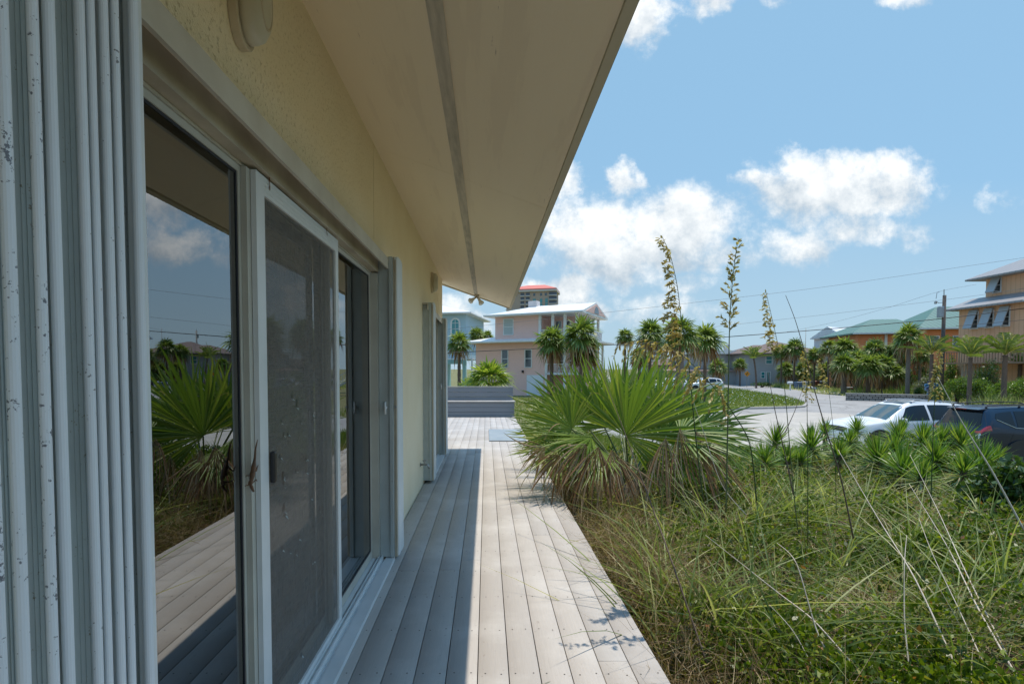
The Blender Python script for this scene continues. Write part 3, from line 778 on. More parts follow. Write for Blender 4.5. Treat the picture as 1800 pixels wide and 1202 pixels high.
# ---- bulkhead lamps
def bulkhead(y, z, sy, sz, label):
    t = thing('wall_lamp', (XW, y, z), label, 'wall lamp', 'oval bulkhead lamps on the stucco')
    def oval(x0, x1, a, b2, bul=0):
        mb = MB(); n = 28
        st = [(x0, 1.0), (x1 - bul, 1.0)] + ([(x1 - bul*.45, .93), (x1 - bul*.1, .75), (x1, .45)] if bul else [])
        loops = []
        for x, s in st:
            loops.append([(x, a*s*math.copysign(abs(math.cos(2*math.pi*k/n))**.9, math.cos(2*math.pi*k/n)), b2*s*math.sin(2*math.pi*k/n) if abs(math.sin(2*math.pi*k/n)) > 2 else b2*s*math.copysign(abs(math.sin(2*math.pi*k/n))**.8, math.sin(2*math.pi*k/n))) for k in range(n)])
        vs = [p for l in loops for p in l]; fs = [tuple(range(n))[::-1]]
        for i in range(len(loops)-1):
            for k in range(n): fs.append((i*n+k, i*n+(k+1)%n, (i+1)*n+(k+1)%n, (i+1)*n+k))
        fs.append(tuple(range((len(loops)-1)*n, len(loops)*n)))
        return mb.add(vs, fs)
    oval(0, .03, sy, sz).build('base', M['lampbody'], t, local=True, smooth=False, bevel=.004)
    oval(.031, .095, sy*.86, sz*.90, .045).build('diffuser', M['lens'], t, local=True, smooth=True)
    mb = MB(); n = 32; ring = []
    for k in range(n + 1):
        a = 2*math.pi*k/n
        ring.append((.090, sy*.58*math.cos(a), sz*.60*math.sin(a)))
    mb.tube(ring, .005, 8, cap=False); mb.build('guard_ring', M['lampbody'], t, local=True, smooth=True)
    return t
bulkhead(1.665, 2.555, .070, .150, 'oval bulkhead lamp high on the stucco above the nearest glass door')
bulkhead(7.35, 2.615, .075, .145, 'small oval bulkhead lamp on the far stucco, above the second doorway')

# ---- twin floodlight under the soffit corner
p = at(838, 517, 9.4)
t = thing('flood_light', p, 'pair of white flood lamps hanging under the far corner of the soffit', 'flood light')
zs = ZTOP - SL * (p.x - XW) - p.z
mb = MB(); mb.lathe((0,0,0), [(0,zs-.03),(.05,zs-.03),(.052,zs-.002),(0,zs-.002)], 16); mb.tube([(0,0,zs-.03),(0,0,zs-.06)], .015, 8); mb.build('mount', M['lampbody'], t, local=True)
for s, dz in ((-1, -.10), (1, -.15)):
    tip = Vector((.075*s, -.05, zs + dz)); a0 = Vector((.012*s, 0, zs - .05)); dd = (tip - a0).normalized()
    mb = MB(); mb.tube([a0, a0 + dd*.05, a0 + dd*.06, a0 + dd*.10, a0 + dd*.14, a0 + dd*.155], [.018,.02,.024,.032,.052,.05], 16)
    h = mb.build('lamp_head', mat('flood_glass', (.78,.76,.68), None, 5, .25), t, local=True, smooth=True)

# ---- hose tap on the wall
p = Vector((XW, 6.05, .29))
t = thing('hose_tap', p, 'small dark metal hose tap low on the stucco wall', 'tap')
mb = MB(); mb.tube([(0,0,0),(.075,0,0),(.095,0,-.012),(.105,0,-.045)], [.012,.012,.013,.014], 10); mb.lathe((.0,0,0), [(0,.0),(.022,.0),(.022,.006),(0,.006)], 12, 'x'); mb.build('spout', M['steel'], t, local=True, smooth=True)
mb = MB(); mb.tube([(.055,0,0),(.055,0,.045)], .006, 8); mb.lathe((.055,0,.045), [(0,0),(.026,0),(.028,.006),(.02,.01),(0,.01)], 8); mb.build('valve_handle', M['steel'], t, local=True)

# ---- lizard on the door post, head down
def lizard():
    def on(px, py, x): d = ray(px, py); return CP + d * (x / d.x)
    x = -.79
    base = on(444, 862, x)
    sp = [((446,864),.0042),((442,856),.0080),((440,848),.0072),((443,838),.0105),((445,828),.0105),((446,818),.0080),((448,805),.0052),((449,790),.0038),((451,780),.0028),((453,772),.0014)]
    legs = [(2, [((437,852),.0034),((432,853),.0026),((431,855),.0016)]), (2, [((447,846),.0034),((450,842),.0026),((452,846),.0014)]),
            (5, [((439,836),.0036),((434,835),.0026),((432,838),.0016)]), (5, [((450,828),.0040),((452,821),.0028),((454,817),.0014)])]
    vs = []; es = []; rr = []
    for (q, r) in sp:
        vs.append(on(*q, x + r*.6)); rr.append(r)
        if len(vs) > 1: es.append((len(vs)-2, len(vs)-1))
    for at_i, ch in legs:
        prev = at_i
        for (q, r) in ch:
            vs.append(on(*q, x - .004)); rr.append(r); es.append((prev, len(vs)-1)); prev = len(vs)-1
    me = bpy.data.meshes.new('lizard')
    me.from_pydata([tuple(v - base) for v in vs], es, [])
    o = bpy.data.objects.new('lizard', me); COL.objects.link(o); o.location = base
    sk = o.modifiers.new('skin', 'SKIN'); sk.use_smooth_shade = True
    for i, r in enumerate(rr): me.skin_vertices[0].data[i].radius = (r*.85, r*.6)
    me.skin_vertices[0].data[4].use_root = True
    sb = o.modifiers.new('sub', 'SUBSURF'); sb.levels = 2; sb.render_levels = 2
    me.materials.append(mat('lizard_skin', (.20,.10,.05), (.10,.055,.03), 120, .6))
    return tag(o, 'small brown lizard clinging head down to the post beside the screen door handle', 'lizard')
lizard()
# ------------------------------------------------------------------ cars
def catmull(a, s):
    n = len(a); i = int(min(max(math.floor(s), 0), n - 2)); f = s - i
    p0, p1, p2, p3 = a[max(i-1,0)], a[i], a[i+1], a[min(i+2,n-1)]
    m1 = (p2 - p0) * .42; m2 = (p3 - p1) * .42
    f2, f3 = f*f, f*f*f
    return p1*(2*f3-3*f2+1) + m1*(f3-2*f2+f) + p2*(-2*f3+3*f2) + m2*(f3-f2)
class Car:
    def __init__(c, st):
        # station: x, ztop, wtop, zbelt, wbelt, zmax, wmax, zbot, wbot
        c.a = []
        for (x, zt, wt, zb, wb, zm, wm, z0, w0) in st:
            c.a.append(np.array([(x,0,zt),(x,wt*.6,zt-.012),(x,wt,zt-.05),(x,wb,zb),(x,wm,zm),(x,w0,z0)], float))
        c.a = np.array(c.a); c.n = len(st)
    def S(c, s, t):
        sg = -1 if t < 0 else 1
        row = catmull(c.a, s)
        p = catmull(row, abs(t))
        return Vector((p[0], sg * p[1], p[2]))
    def Nn(c, s, t):
        e = .02
        a = c.S(min(s+e, c.n-1), t) - c.S(max(s-e, 0), t); b = c.S(s, t+e) - c.S(s, t-e)
        n = a.cross(b).normalized(); p = c.S(s, t)
        if n.dot(Vector((p.x - 2.3, p.y * 2.2, (p.z - .75) * 1.5))) < 0: n = -n
        return n
    def pane(c, cor, off=.006, n=10, m=8):
        mb = MB(); vs = []
        for i in range(n+1):
            f = i / n
            for j in range(m+1):
                g = j / m
                s = (cor[0][0]*(1-f)+cor[1][0]*f)*(1-g) + (cor[3][0]*(1-f)+cor[2][0]*f)*g
                t = (cor[0][1]*(1-f)+cor[1][1]*f)*(1-g) + (cor[3][1]*(1-f)+cor[2][1]*f)*g
                vs.append(c.S(s, t) + c.Nn(s, t) * off)
        fs = [(i*(m+1)+j, (i+1)*(m+1)+j, (i+1)*(m+1)+j+1, i*(m+1)+j+1) for i in range(n) for j in range(m)]
        return mb.add(vs, fs)
    def shell(c):
        ns = (c.n - 1) * 6; ts = np.linspace(-5, 5, 51); vs = []
        for i in range(ns + 1):
            for t in ts: vs.append(c.S(i * (c.n-1) / ns, t))
        m = len(ts)
        fs = [(i*m+j, (i+1)*m+j, (i+1)*m+j+1, i*m+j+1) for i in range(ns) for j in range(m-1)]
        fs.append(tuple(range(m))); fs.append(tuple(range(ns*m, ns*m+m))[::-1])
        for i in range(ns): fs.append((i*m, i*m+m-1, (i+1)*m+m-1, (i+1)*m))
        return MB().add(vs, fs)
M['carglass'] = darkglass('car_glass', (.006,.009,.013), .02, .5)
M['windshield'] = darkglass('windshield_glass', (.05,.09,.10), .02)
M['tyre'] = mat('tyre_rubber', (.02,.02,.02), None, 20, .8)
M['rim'] = mat('alloy_rim', (.45,.45,.46), None, 5, .3, metal=.8)
M['chrome'] = mat('chrome_trim', (.6,.6,.6), None, 5, .15, metal=1)
M['redlens'] = mat('red_lens', (.42,.01,.012), (.30,.005,.01), 18, .12, coat=1)
M['clearlens'] = mat('clear_lens', (.7,.72,.72), (.4,.42,.44), 25, .1, coat=1)
M['cladding'] = mat('black_cladding', (.025,.025,.028), None, 20, .6)
def paint(name, c, metallic=0):
    m, nt, b = nodes(name)
    b.inputs['Base Color'].default_value = c4(c); b.inputs['Roughness'].default_value = .3; b.inputs['Metallic'].default_value = metallic
    b.inputs['Coat Weight'].default_value = .6; b.inputs['Coat Roughness'].default_value = .03; b.inputs['Specular IOR Level'].default_value = .3
    return m
M['pwhite'] = paint('white_car_paint', (.74,.75,.76)); M['pblue'] = paint('dark_blue_car_paint', (.003,.014,.036), 0)

def wheel(t, x, y, r=.36, w=.23):
    s = 1 if y > 0 else -1
    mb = MB(); mb.lathe((x, y, r), [(r*.66,-w/2),(r*.93,-w/2),(r,-w*.35),(r,w*.35),(r*.93,w/2),(r*.66,w/2)], 28, 'y')
    o = mb.build('wheel', M['tyre'], t, local=True, smooth=True)
    mb = MB(); mb.lathe((x, y + s*w*.40, r), [(r*.67,0),(r*.60,-.02*s),(r*.2,0),(0,.012*s)], 28, 'y')
    for k in range(5):
        a = 2*math.pi*k/5 + .3
        mb.bar((x + .05*math.cos(a), y + s*w*.44, r + .05*math.sin(a)), (x + r*.63*math.cos(a), y + s*w*.42, r + r*.63*math.sin(a)), .05, .03)
    mb.build('rim', M['rim'], o, local=True)
def arch(c, t, x, r=.44):
    for s in (-1, 1):
        mb = MB(); n = 18; inner = []; outer = []
        for k in range(n+1):
            a = math.pi * k / n
            for rr, L in ((r*.80, inner), (r, outer)):
                px, pz = x + rr*math.cos(a), .36 + rr*math.sin(a)
                L.append(Vector((px, s * .935, pz)))
        for k in range(n):
            P = [inner[k], outer[k], outer[k+1], inner[k+1]]
            mb.hexa([p - Vector((0, s*.10, 0)) for p in P], P)
        D = [Vector((p.x, s*.928, p.z)) for p in inner]
        mb.add(D + [Vector((x, s*.928, .2))], [tuple(range(n+2))])
        mb.build('wheel_arch', M['cladding'], t, local=True)
def mirror(c, t, s, paintm):
    for sg in (-1, 1):
        p = c.S(s, 3 * sg) + Vector((0, sg*.10, .07))
        mb = MB(); vs = []; n = 12; m = 8
        mb.tube([p + Vector((.03, -sg*.10, -.05)), p + Vector((0,0,-.03))], .018, 6)
        for i in range(m+1):
            a = -math.pi/2 + math.pi*i/m
            for k in range(n):
                b2 = 2*math.pi*k/n
                vs.append(p + Vector((.055*math.sin(a) + (.02 if a > 0 else 0), .115*math.cos(a)**.6*math.cos(b2), .075*math.cos(a)**.6*math.sin(b2)) if math.cos(a) > 1e-6 else (.055*math.sin(a), 0, 0)))
        mb.add(vs, [(i*n+k, i*n+(k+1)%n, (i+1)*n+(k+1)%n, (i+1)*n+k) for i in range(m) for k in range(n)])
        mb.build('side_mirror', paintm, t, local=True, smooth=True)
def seam(c, pts, w=.006):
    mb = MB()
    P = [c.S(s, t) + c.Nn(s, t)*.003 for s, t in pts]
    for a, b2 in zip(P[:-1], P[1:]): mb.bar(a, b2, w, .004)
    return mb
def rails(c, t, s0, s1, m, tt=1.82, h=.055):
    mb = MB()
    for sg in (-1, 1):
        P = []
        for k in range(13):
            f = k / 12; s = s0 + (s1 - s0)*f
            e = min(1, min(f, 1-f)*9)
            P.append(c.S(s, tt*sg) + Vector((0, 0, .012 + h*e)))
        mb.tube(P, .016, 8)
        for f in (.04, .5, .96):
            s = s0 + (s1-s0)*f; p = c.S(s, tt*sg); mb.bar(p, p + Vector((0,0,.05)), .05, .03)
    mb.build('roof_rail', m, t, local=True, smooth=True)

# white SUV, nose to the left
st = [(.02,.66,.50,.58,.62,.45,.72,.24,.62),(.10,.86,.62,.76,.76,.52,.84,.21,.76),(.32,.97,.70,.89,.83,.6,.90,.2,.82),(.85,1.06,.74,.98,.86,.66,.92,.2,.85),(1.22,1.115,.74,1.02,.875,.68,.92,.2,.86),
      (2.02,1.585,.60,1.05,.885,.7,.92,.2,.86),(2.45,1.675,.60,1.06,.89,.7,.92,.2,.86),(3.35,1.675,.585,1.09,.89,.72,.92,.2,.86),(4.05,1.60,.56,1.13,.875,.74,.915,.22,.85),(4.36,1.50,.57,1.14,.85,.76,.90,.26,.83),
      (4.52,1.16,.66,1.04,.83,.76,.87,.30,.80),(4.63,.90,.68,.80,.80,.62,.83,.34,.76),(4.66,.6,.66,.55,.74,.48,.76,.36,.70)]
c = Car(st)
X0, Y0 = 12.02, 17.05 + .92
t = thing('parked_suv', (X0, Y0, PZ), 'white SUV parked nose to the left beyond the yuccas', 'car')
t.rotation_euler.z = R(2)
c.shell().build('body', M['pwhite'], t, local=True, smooth=True)
c.pane([(4.08,-1.9),(4.93,-1.9),(4.93,1.9),(4.08,1.9)]).build('windshield', M['windshield'], t, local=True, smooth=True)
for sg in (-1, 1):
    for cor in ([(4.42,2.93),(6.25,2.93),(6.25,2.14),(4.95,2.14)], [(6.34,2.93),(7.42,2.93),(7.36,2.14),(6.34,2.14)], [(7.5,2.93),(8.55,2.72),(8.1,2.2),(7.45,2.14)]):
        c.pane([(s, q*sg) for s, q in cor]).build('side_window', M['carglass'], t, local=True, smooth=True)
    c.pane([(.75,2.2*sg),(2.35,2.75*sg),(1.9,3.05*sg),(.8,3.2*sg)], .008).build('headlight', M['clearlens'], t, local=True, smooth=True)
    c.pane([(9.7,2.7*sg),(10.6,2.7*sg),(10.6,3.5*sg),(9.4,3.4*sg)], .008).build('taillight', M['redlens'], t, local=True, smooth=True)
    for pts in ([(4.7,3.02),(4.72,3.5),(4.72,4),(4.7,4.7)], [(6.3,3.0),(6.3,4),(6.3,4.8)], [(7.5,3.0),(7.6,3.5),(7.7,4.1)]):
        seam(c, [(s, q*sg) for s, q in pts]).build('door_gap', M['cladding'], t, local=True)
    mb = MB()
    for s in (5.9, 7.2):
        p = c.S(s, 3.35*sg); mb.bar(p + Vector((-.09, sg*.025, 0)), p + Vector((.09, sg*.025, .005)), .025)
    mb.build('door_handle', M['chrome'], t, local=True)
c.pane([(.25,-1.5),(.9,-1.8),(.9,1.8),(.25,1.5)], .01).build('grille', M['cladding'], t, local=True, smooth=True)
c.pane([(5.15,-1.3),(6.2,-1.3),(6.2,1.3),(5.15,1.3)], .004).build('sunroof', M['carglass'], t, local=True, smooth=True)
c.pane([(9.12,-1.8),(9.95,-1.8),(9.95,1.8),(9.12,1.8)]).build('rear_window', M['carglass'], t, local=True, smooth=True)
mirror(c, t, 4.55, M['pwhite']); rails(c, t, 5.5, 8.3, M['rim'], 1.75, .035)
for x in (.92, 3.63):
    arch(c, t, x)
    for y in (-.80, .80): wheel(t, x, y)

# dark blue SUV, tail to the left
st = [(.03,.70,.55,.60,.66,.45,.74,.26,.64),(.12,.92,.64,.80,.78,.52,.84,.24,.76),(.35,1.02,.70,.92,.83,.6,.89,.22,.82),(.9,1.09,.74,1.0,.86,.66,.905,.22,.85),(1.25,1.13,.74,1.03,.87,.68,.905,.22,.86),
      (1.95,1.60,.62,1.05,.88,.7,.905,.22,.86),(2.35,1.70,.62,1.06,.885,.7,.905,.22,.86),(3.3,1.715,.61,1.10,.885,.72,.905,.22,.86),(4.05,1.685,.60,1.16,.875,.76,.90,.24,.85),(4.30,1.65,.60,1.19,.86,.78,.895,.26,.84),
      (4.52,1.16,.70,1.06,.845,.8,.87,.28,.82),(4.60,.98,.72,.90,.83,.72,.85,.34,.80),(4.63,.55,.70,.5,.79,.46,.80,.38,.76)]
c = Car(st)
t = thing('parked_suv', (14.02 + 4.6, 14.35 + .905, PZ), 'dark blue SUV at the right edge, its red taillight showing above the yuccas', 'car', rz=math.pi - R(3))
c.shell().build('body', M['pblue'], t, local=True, smooth=True)
c.pane([(4.08,-1.9),(4.93,-1.9),(4.93,1.9),(4.08,1.9)]).build('windshield', M['windshield'], t, local=True, smooth=True)
c.pane([(9.16,-1.85),(9.93,-2.0),(9.93,2.0),(9.16,1.85)]).build('rear_window', M['carglass'], t, local=True, smooth=True)
for sg in (-1, 1):
    for cor in ([(4.42,2.93),(6.25,2.93),(6.25,2.2),(4.95,2.2)], [(6.34,2.93),(7.42,2.93),(7.36,2.2),(6.34,2.2)], [(7.5,2.93),(8.35,2.55),(8.1,2.3),(7.45,2.2)]):
        c.pane([(s, q*sg) for s, q in cor]).build('side_window', M['carglass'], t, local=True, smooth=True)
    c.pane([(9.25,2.95*sg),(10.45,2.45*sg),(10.85,3.05*sg),(9.2,3.35*sg)], .014).build('taillight', M['redlens'], t, local=True, smooth=True)
    c.pane([(10.35,2.45*sg),(10.6,1.5*sg),(10.9,1.5*sg),(10.75,2.7*sg)], .012).build('tail_reflector', M['redlens'], t, local=True, smooth=True)
    c.pane([(10.72,2.6*sg),(11.2,2.2*sg),(11.3,2.8*sg),(10.85,3.1*sg)], .010).build('reversing_lamp', M['clearlens'], t, local=True, smooth=True)
    c.pane([(.75,2.2*sg),(2.2,2.75*sg),(1.9,3.05*sg),(.8,3.2*sg)], .008).build('headlight', M['clearlens'], t, local=True, smooth=True)
    for pts in ([(4.7,3.02),(4.72,4),(4.7,4.7)], [(6.3,3.0),(6.3,4),(6.3,4.8)], [(7.5,3.0),(7.6,3.5),(7.7,4.1)], [(9.15,2.05),(9.5,2.6),(9.7,3.0)]):
        seam(c, [(s, q*sg) for s, q in pts]).build('door_gap', M['cladding'], t, local=True)
    p0 = c.S(4.45, 3.02*sg); mb = MB()
    mb.tube([c.S(s, 2.985*sg) + c.Nn(s, 2.985*sg)*.01 for s in (4.5,5.2,6,7,7.5)] + [c.S(8.3, 2.62*sg) + c.Nn(8.3, 2.62*sg)*.01], .009, 6); mb.build('window_trim', M['chrome'], t, local=True)
mb = MB(); mb.hexa([(4.24,-.60,1.625),(4.46,-.56,1.60),(4.46,.56,1.60),(4.24,.60,1.625)], [(4.22,-.60,1.672),(4.46,-.55,1.628),(4.46,.55,1.628),(4.22,.60,1.672)]); mb.build('spoiler', M['pblue'], t, local=True, bevel=.01)
mb = MB(); mb.box(4.462, 4.468, -.18, .18, 1.605, 1.622); mb.build('brake_light', M['redlens'], t, local=True)
c.pane([(10.95,-1.3),(11.4,-1.3),(11.4,1.3),(10.95,1.3)], .012).build('plate_recess', M['cladding'], t, local=True)
mirror(c, t, 4.55, M['pblue']); rails(c, t, 5.3, 8.85, M['cladding'], 1.85, .075)
for x in (.9, 3.57):
    arch(c, t, x)
    for y in (-.79, .79): wheel(t, x, y)

# ------------------------------------------------------------------ houses
M['pane'] = darkglass('window_pane', (.05,.07,.09), .08)
M['paneteal'] = darkglass('teal_window_pane', (.02,.22,.24), .1)
M['trimw'] = mat('white_trim', (.76,.77,.77), None, 3, .5)
M['pink'] = stripemat('pink_siding', (.85,.55,.48), (.71,.45,.39), 2, .2, .07, .7, bump=.3)
M['roofw'] = mat('white_metal_roof', (.80,.79,.77), (.72,.70,.68), .6, .4)
M['roofgreyblue'] = mat('shaded_metal_roof', (.36,.44,.52), None, .8, .45)
M['garage'] = mat('garage_door', (.74,.76,.80), None, 1, .5)
def window(fr, par, u0, u1, z0, z1, n=0, fm=None, pm=None, sash=True, fw=.08):
    f = MB(); fm = fm or M['trimw']; pm = pm or M['pane']
    f.fbox(fr, u0, u0+fw, n+.005, n+.08, z0, z1); f.fbox(fr, u1-fw, u1, n+.005, n+.08, z0, z1)
    f.fbox(fr, u0+fw, u1-fw, n+.005, n+.08, z0, z0+fw); f.fbox(fr, u0+fw, u1-fw, n+.005, n+.08, z1-fw, z1)
    if sash: f.fbox(fr, u0+fw, u1-fw, n+.005, n+.06, (z0+z1)/2-.03, (z0+z1)/2+.03)
    o = f.build('window', fm, par)
    p = MB(); p.fbox(fr, u0+fw+.002, u1-fw-.002, n+.008, n+.03, z0+fw+.002, z1-fw-.002)
    p.build('pane', pm, o)
    return o
def hip(fr, u0, u1, n0, n1, z, h, ru0, ru1, rn=None, th=.18, over_bottom=True):
    """hip or gable roof: eave rectangle, ridge from ru0 to ru1 at n = rn"""
    rn = (n0 + n1)/2 if rn is None else rn
    mb = MB()
    B = [fr(u0,n0,z),fr(u1,n0,z),fr(u1,n1,z),fr(u0,n1,z)]
    E = [fr(u0,n0,z+th),fr(u1,n0,z+th),fr(u1,n1,z+th),fr(u0,n1,z+th)]
    Rr = [fr(ru0,rn,z+h), fr(ru1,rn,z+h)]
    mb.add(B + E + Rr, [(0,1,2,3),(0,4,5,1),(1,5,6,2),(2,6,7,3),(3,7,4,0),(4,8,9,5),(5,9,6),(6,9,8,7),(7,8,4)])
    return mb

# --- pink house (corner toward the camera)
O = Vector((9.4, 52, 0)); U = (.887, -.462)
fr = frame(O, U)
ph = thing('pink_house', (O.x, O.y, GZ), 'two storey pink sided house with white metal roofs and porches, behind the palms at centre', 'house')
mb = MB(); mb.fbox(fr, -11.9, -3.8, -9, 0, GZ, 4.35); mb.fbox(fr, -3.8, -.6, -9, -2.4, GZ, 4.35)
mb.build('wall', M['pink'], ph)
mb = MB(); mb.fbox(fr, -9.6, -4.4, -8.2, -.15, 4.35, 7.1); mb.fbox(fr, -4.4, -1.4, -8.0, -2.6, 4.35, 7.1); mb.build('wall', M['pink'], ph)
mb = hip(fr, -13.0, .9, -10, 1.1, 4.15, 1.25, -8.5, -4.5, -4.0); mb.build('roof', M['roofw'], ph)
mb = hip(fr, -10.5, .4, -8.9, .75, 6.95, 1.45, -6.4, .38, -4.1); rf = mb.build('roof', M['roofw'], ph)
# gable face on the right end
mb = MB(); mb.hexa([fr(.405,-.3,7.16),fr(.405,-7.9,7.16),fr(.405,-4.1,8.22)], [fr(.44,-.3,7.16),fr(.44,-7.9,7.16),fr(.44,-4.1,8.22)]); mb.build('gable', M['pink'], ph)
mb = MB()
n = 14
mb.add([fr(.46, -4.1 + .85*math.cos(math.pi*k/n), 7.2 + .75*math.sin(math.pi*k/n)) for k in range(n+1)], [tuple(range(n+1))]); mb.build('fanlight', M['pane'], ph)
mb = MB(); mb.fbox(fr, -7.2, -6.2, -4.6, -3.6, 8.0, 8.95); mb.build('chimney', mat('chimney_paint', (.62,.58,.58), None, 2, .8), rf)
# gutters
mb = MB(); mb.fbox(fr, -10.55, .45, .75, .85, 6.98, 7.14); mb.fbox(fr, -13.05, .95, 1.1, 1.2, 4.18, 4.34); mb.build('gutter', M['trimw'], ph)
for u in (-8.6,): window(fr, ph, u, u + 1.2, 5.0, 6.75, -.15, pm=mat('pale_pane', (.42,.47,.46), None, 1, .3))
for u in (-8.75, -6.05): window(fr, ph, u, u + .82, 1.5, 3.45)
window(fr, ph, -3.6, -2.9, 4.9, 6.5, -2.6); window(fr, ph, -2.6, -1.9, 4.9, 6.5, -2.6)
window(fr, ph, -3.2, -2.5, 1.2, 3.3, -2.4); window(fr, ph, -2.0, -1.3, 1.2, 3.3, -2.4)
mb = MB(); mb.fbox(fr, -5.8, -3.95, .01, .06, GZ + .05, .75)
for k in range(3): mb.fbox(fr, -5.75, -4.0, .06, .075, GZ + .6 + k*.55, GZ + .64 + k*.55)
mb.build('garage_door', M['garage'], ph)
mb = MB()
for u in (-4.4, -3.0, -1.7, -.45):
    MB().fbox(fr, u - .13, u + .13, -.28, -.02, 4.4, 6.95).build('porch_column', M['trimw'], ph)
for v in (-2.2, -4.1, -6.0, -8.0): MB().fbox(fr, -.6, -.34, v - .13, v + .13, 4.4, 6.95).build('porch_column', M['trimw'], ph)

for u in (-3.7, -1.7, .3):
    MB().fbox(fr, u - .1, u + .1, -.2, .0, GZ, 4.15).build('porch_post', M['trimw'], ph)
for v in (-2.5, -5, -7.5): MB().fbox(fr, .1, .3, v - .1, v + .1, GZ, 4.15).build('porch_post', M['trimw'], ph)
mb = MB()
for zz0 in (4.5, 1.0):
    for k in range(26):
        u = -4.2 + k*.15
        mb.fbox(fr, u, u + .04, -.16, -.12, zz0, zz0 + .85)
    mb.fbox(fr, -4.3, -.3, -.18, -.10, zz0 + .85, zz0 + .93); mb.fbox(fr, -4.3, -.3, -.18, -.10, zz0 - .05, zz0)
    for k in range(44):
        v = -.4 - k*.17
        mb.fbox(fr, .0, .04, v - .04, v, zz0, zz0 + .85)
    mb.fbox(fr, -.02, .06, -8, -.3, zz0 + .85, zz0 + .93)
mb.build('porch_railing', M['trimw'], ph)
mb = MB(); mb.fbox(fr, -3.8, .3, -2.4, 0, .8, .93); mb.fbox(fr, -4.4, -.1, -2.6, -.05, 4.36, 4.42); mb.build('porch_floor', M['trimw'], ph)
# outside stair on the right
mb = MB()
for k in range(12):
    mb.fbox(fr, .9 + k*.3, 1.2 + k*.3, -5.6, -4.2, .75 - k*.18, .81 - k*.18)
mb.bar(fr(.4, -4.15, 1.9), fr(4.6, -4.15, -.35), .08); mb.bar(fr(.4, -4.15, .8), fr(4.6, -4.15, -1.35), .05, .2)
for k in range(12): mb.bar(fr(.7 + k*.33, -4.15, .7 - k*.18), fr(.7 + k*.33, -4.15, 1.75 - k*.18), .04)
mb.build('stair', M['trimw'], ph)
mb = MB(); mb.fbox(fr, -6.35, -6.15, .0, .14, 1.0, 1.25); mb.build('wall_light', M['black'], ph)

# --- blue house at left
O = Vector((-2.6, 66, 0)); fr = frame(O, (.98, -.2))
bh = thing('blue_house', (O.x, O.y, GZ), 'tall pale blue house with an arched window on turquoise posts, left of the pink house', 'house')
M['blue'] = stripemat('blue_siding', (.42,.58,.68), (.32,.45,.54), 2, .22, .07, .7, bump=.3)
M['teal'] = mat('turquoise_paint', (.34,.60,.62), None, 1, .6)
MB().fbox(fr, -14, 0, -11, 0, 2.6, 8.4).build('wall', M['blue'], bh)
hip(fr, -15, .9, -12, .9, 8.3, 2.0, -8, -5.5).build('roof', M['roofw'], bh)
mb = MB()
for u in (-13, -9, -5.2, -2.9, -.25): mb.fbox(fr, u - .22, u + .22, -.5, -.05, GZ, 2.6)
mb.fbox(fr, -14, -5, -11, -.6, GZ, 2.6); mb.fbox(fr, -14, 0, -.55, 0, 2.0, 2.6)
mb.build('carport_posts', M['teal'], bh)
mb = MB(); n = 12; cxw = -1.35
pts = [(cxw - .65, 5.6), (cxw + .65, 5.6)] + [(cxw + .65*math.cos(math.pi*k/n), 7.2 + .65*math.sin(math.pi*k/n)) for k in range(n+1)]
mb.hexa([fr(u, .01, z) for u, z in pts], [fr(u, .1, z) for u, z in pts]); w = mb.build('window', M['trimw'], bh)
pts = [(cxw - .45, 5.75), (cxw + .45, 5.75)] + [(cxw + .45*math.cos(math.pi*k/n), 7.2 + .45*math.sin(math.pi*k/n)) for k in range(n+1)]
MB().add([fr(u, .105, z) for u, z in pts], [tuple(range(len(pts)))]).build('pane', M['paneteal'], w)
mb = MB(); mb.fbox(fr, cxw - .45, cxw + .45, .11, .13, 6.42, 6.47); mb.fbox(fr, cxw - .45, cxw + .45, .11, .13, 7.15, 7.2); mb.fbox(fr, cxw - .02, cxw + .02, .11, .13, 5.75, 7.8); mb.build('glazing_bar', M['trimw'], w)
window(fr, bh, -3.9, -3.0, 3.0, 4.1, 0, pm=M['paneteal'])
mb = MB(); mb.fbox(fr, -2.6, 1.2, .3, 1.4, 2.55, 2.7)
for k in range(14): mb.fbox(fr, -2.5 + k*.27, -2.45 + k*.27, 1.34, 1.38, 2.7, 3.5)
mb.fbox(fr, -2.6, 1.2, 1.33, 1.39, 3.5, 3.56); mb.fbox(fr, 1.0, 1.2, 1.2, 1.4, GZ, 2.55); mb.build('balcony', M['trimw'], bh)

# --- condominium tower far behind
p = at(975, 648, 380)
O = Vector((p.x, 380, 0)); fr = frame(O, (.97, -.24))
tw = thing('tower_block', (O.x, O.y, GZ), 'tall tan tower with a red hip roof and stacked balconies behind the pink house', 'tower')
M['tan'] = mat('tan_render', (.42,.32,.25), (.37,.28,.22), .05, .8)
W_, D_, TT = 36, 22, 59.0
MB().fbox(fr, -W_, 0, -D_, 0, GZ, TT).build('wall', M['tan'], tw)
hip(fr, -W_ - 1, 1.2, -D_ - 1, 1.2, TT, 5.2, -W_*.62, -9, th=.8).build('roof', mat('red_roof', (.62,.16,.12), (.55,.14,.11), .2, .7), tw)
mb = MB(); mb.fbox(fr, -W_ - .5, .5, .02, .6, TT - 14.2, TT - 13.7); mb.fbox(fr, -W_ - 1.2, 1.4, -D_, 1.4, TT - 1.2, TT - .02); mb.build('cornice', mat('tower_trim', (.60,.55,.49), None, .1, .7), tw)
slabm = mat('balcony_slab', (.58,.54,.50), None, .1, .7); dk = mat('balcony_recess', (.10,.12,.16), None, .3, .5)
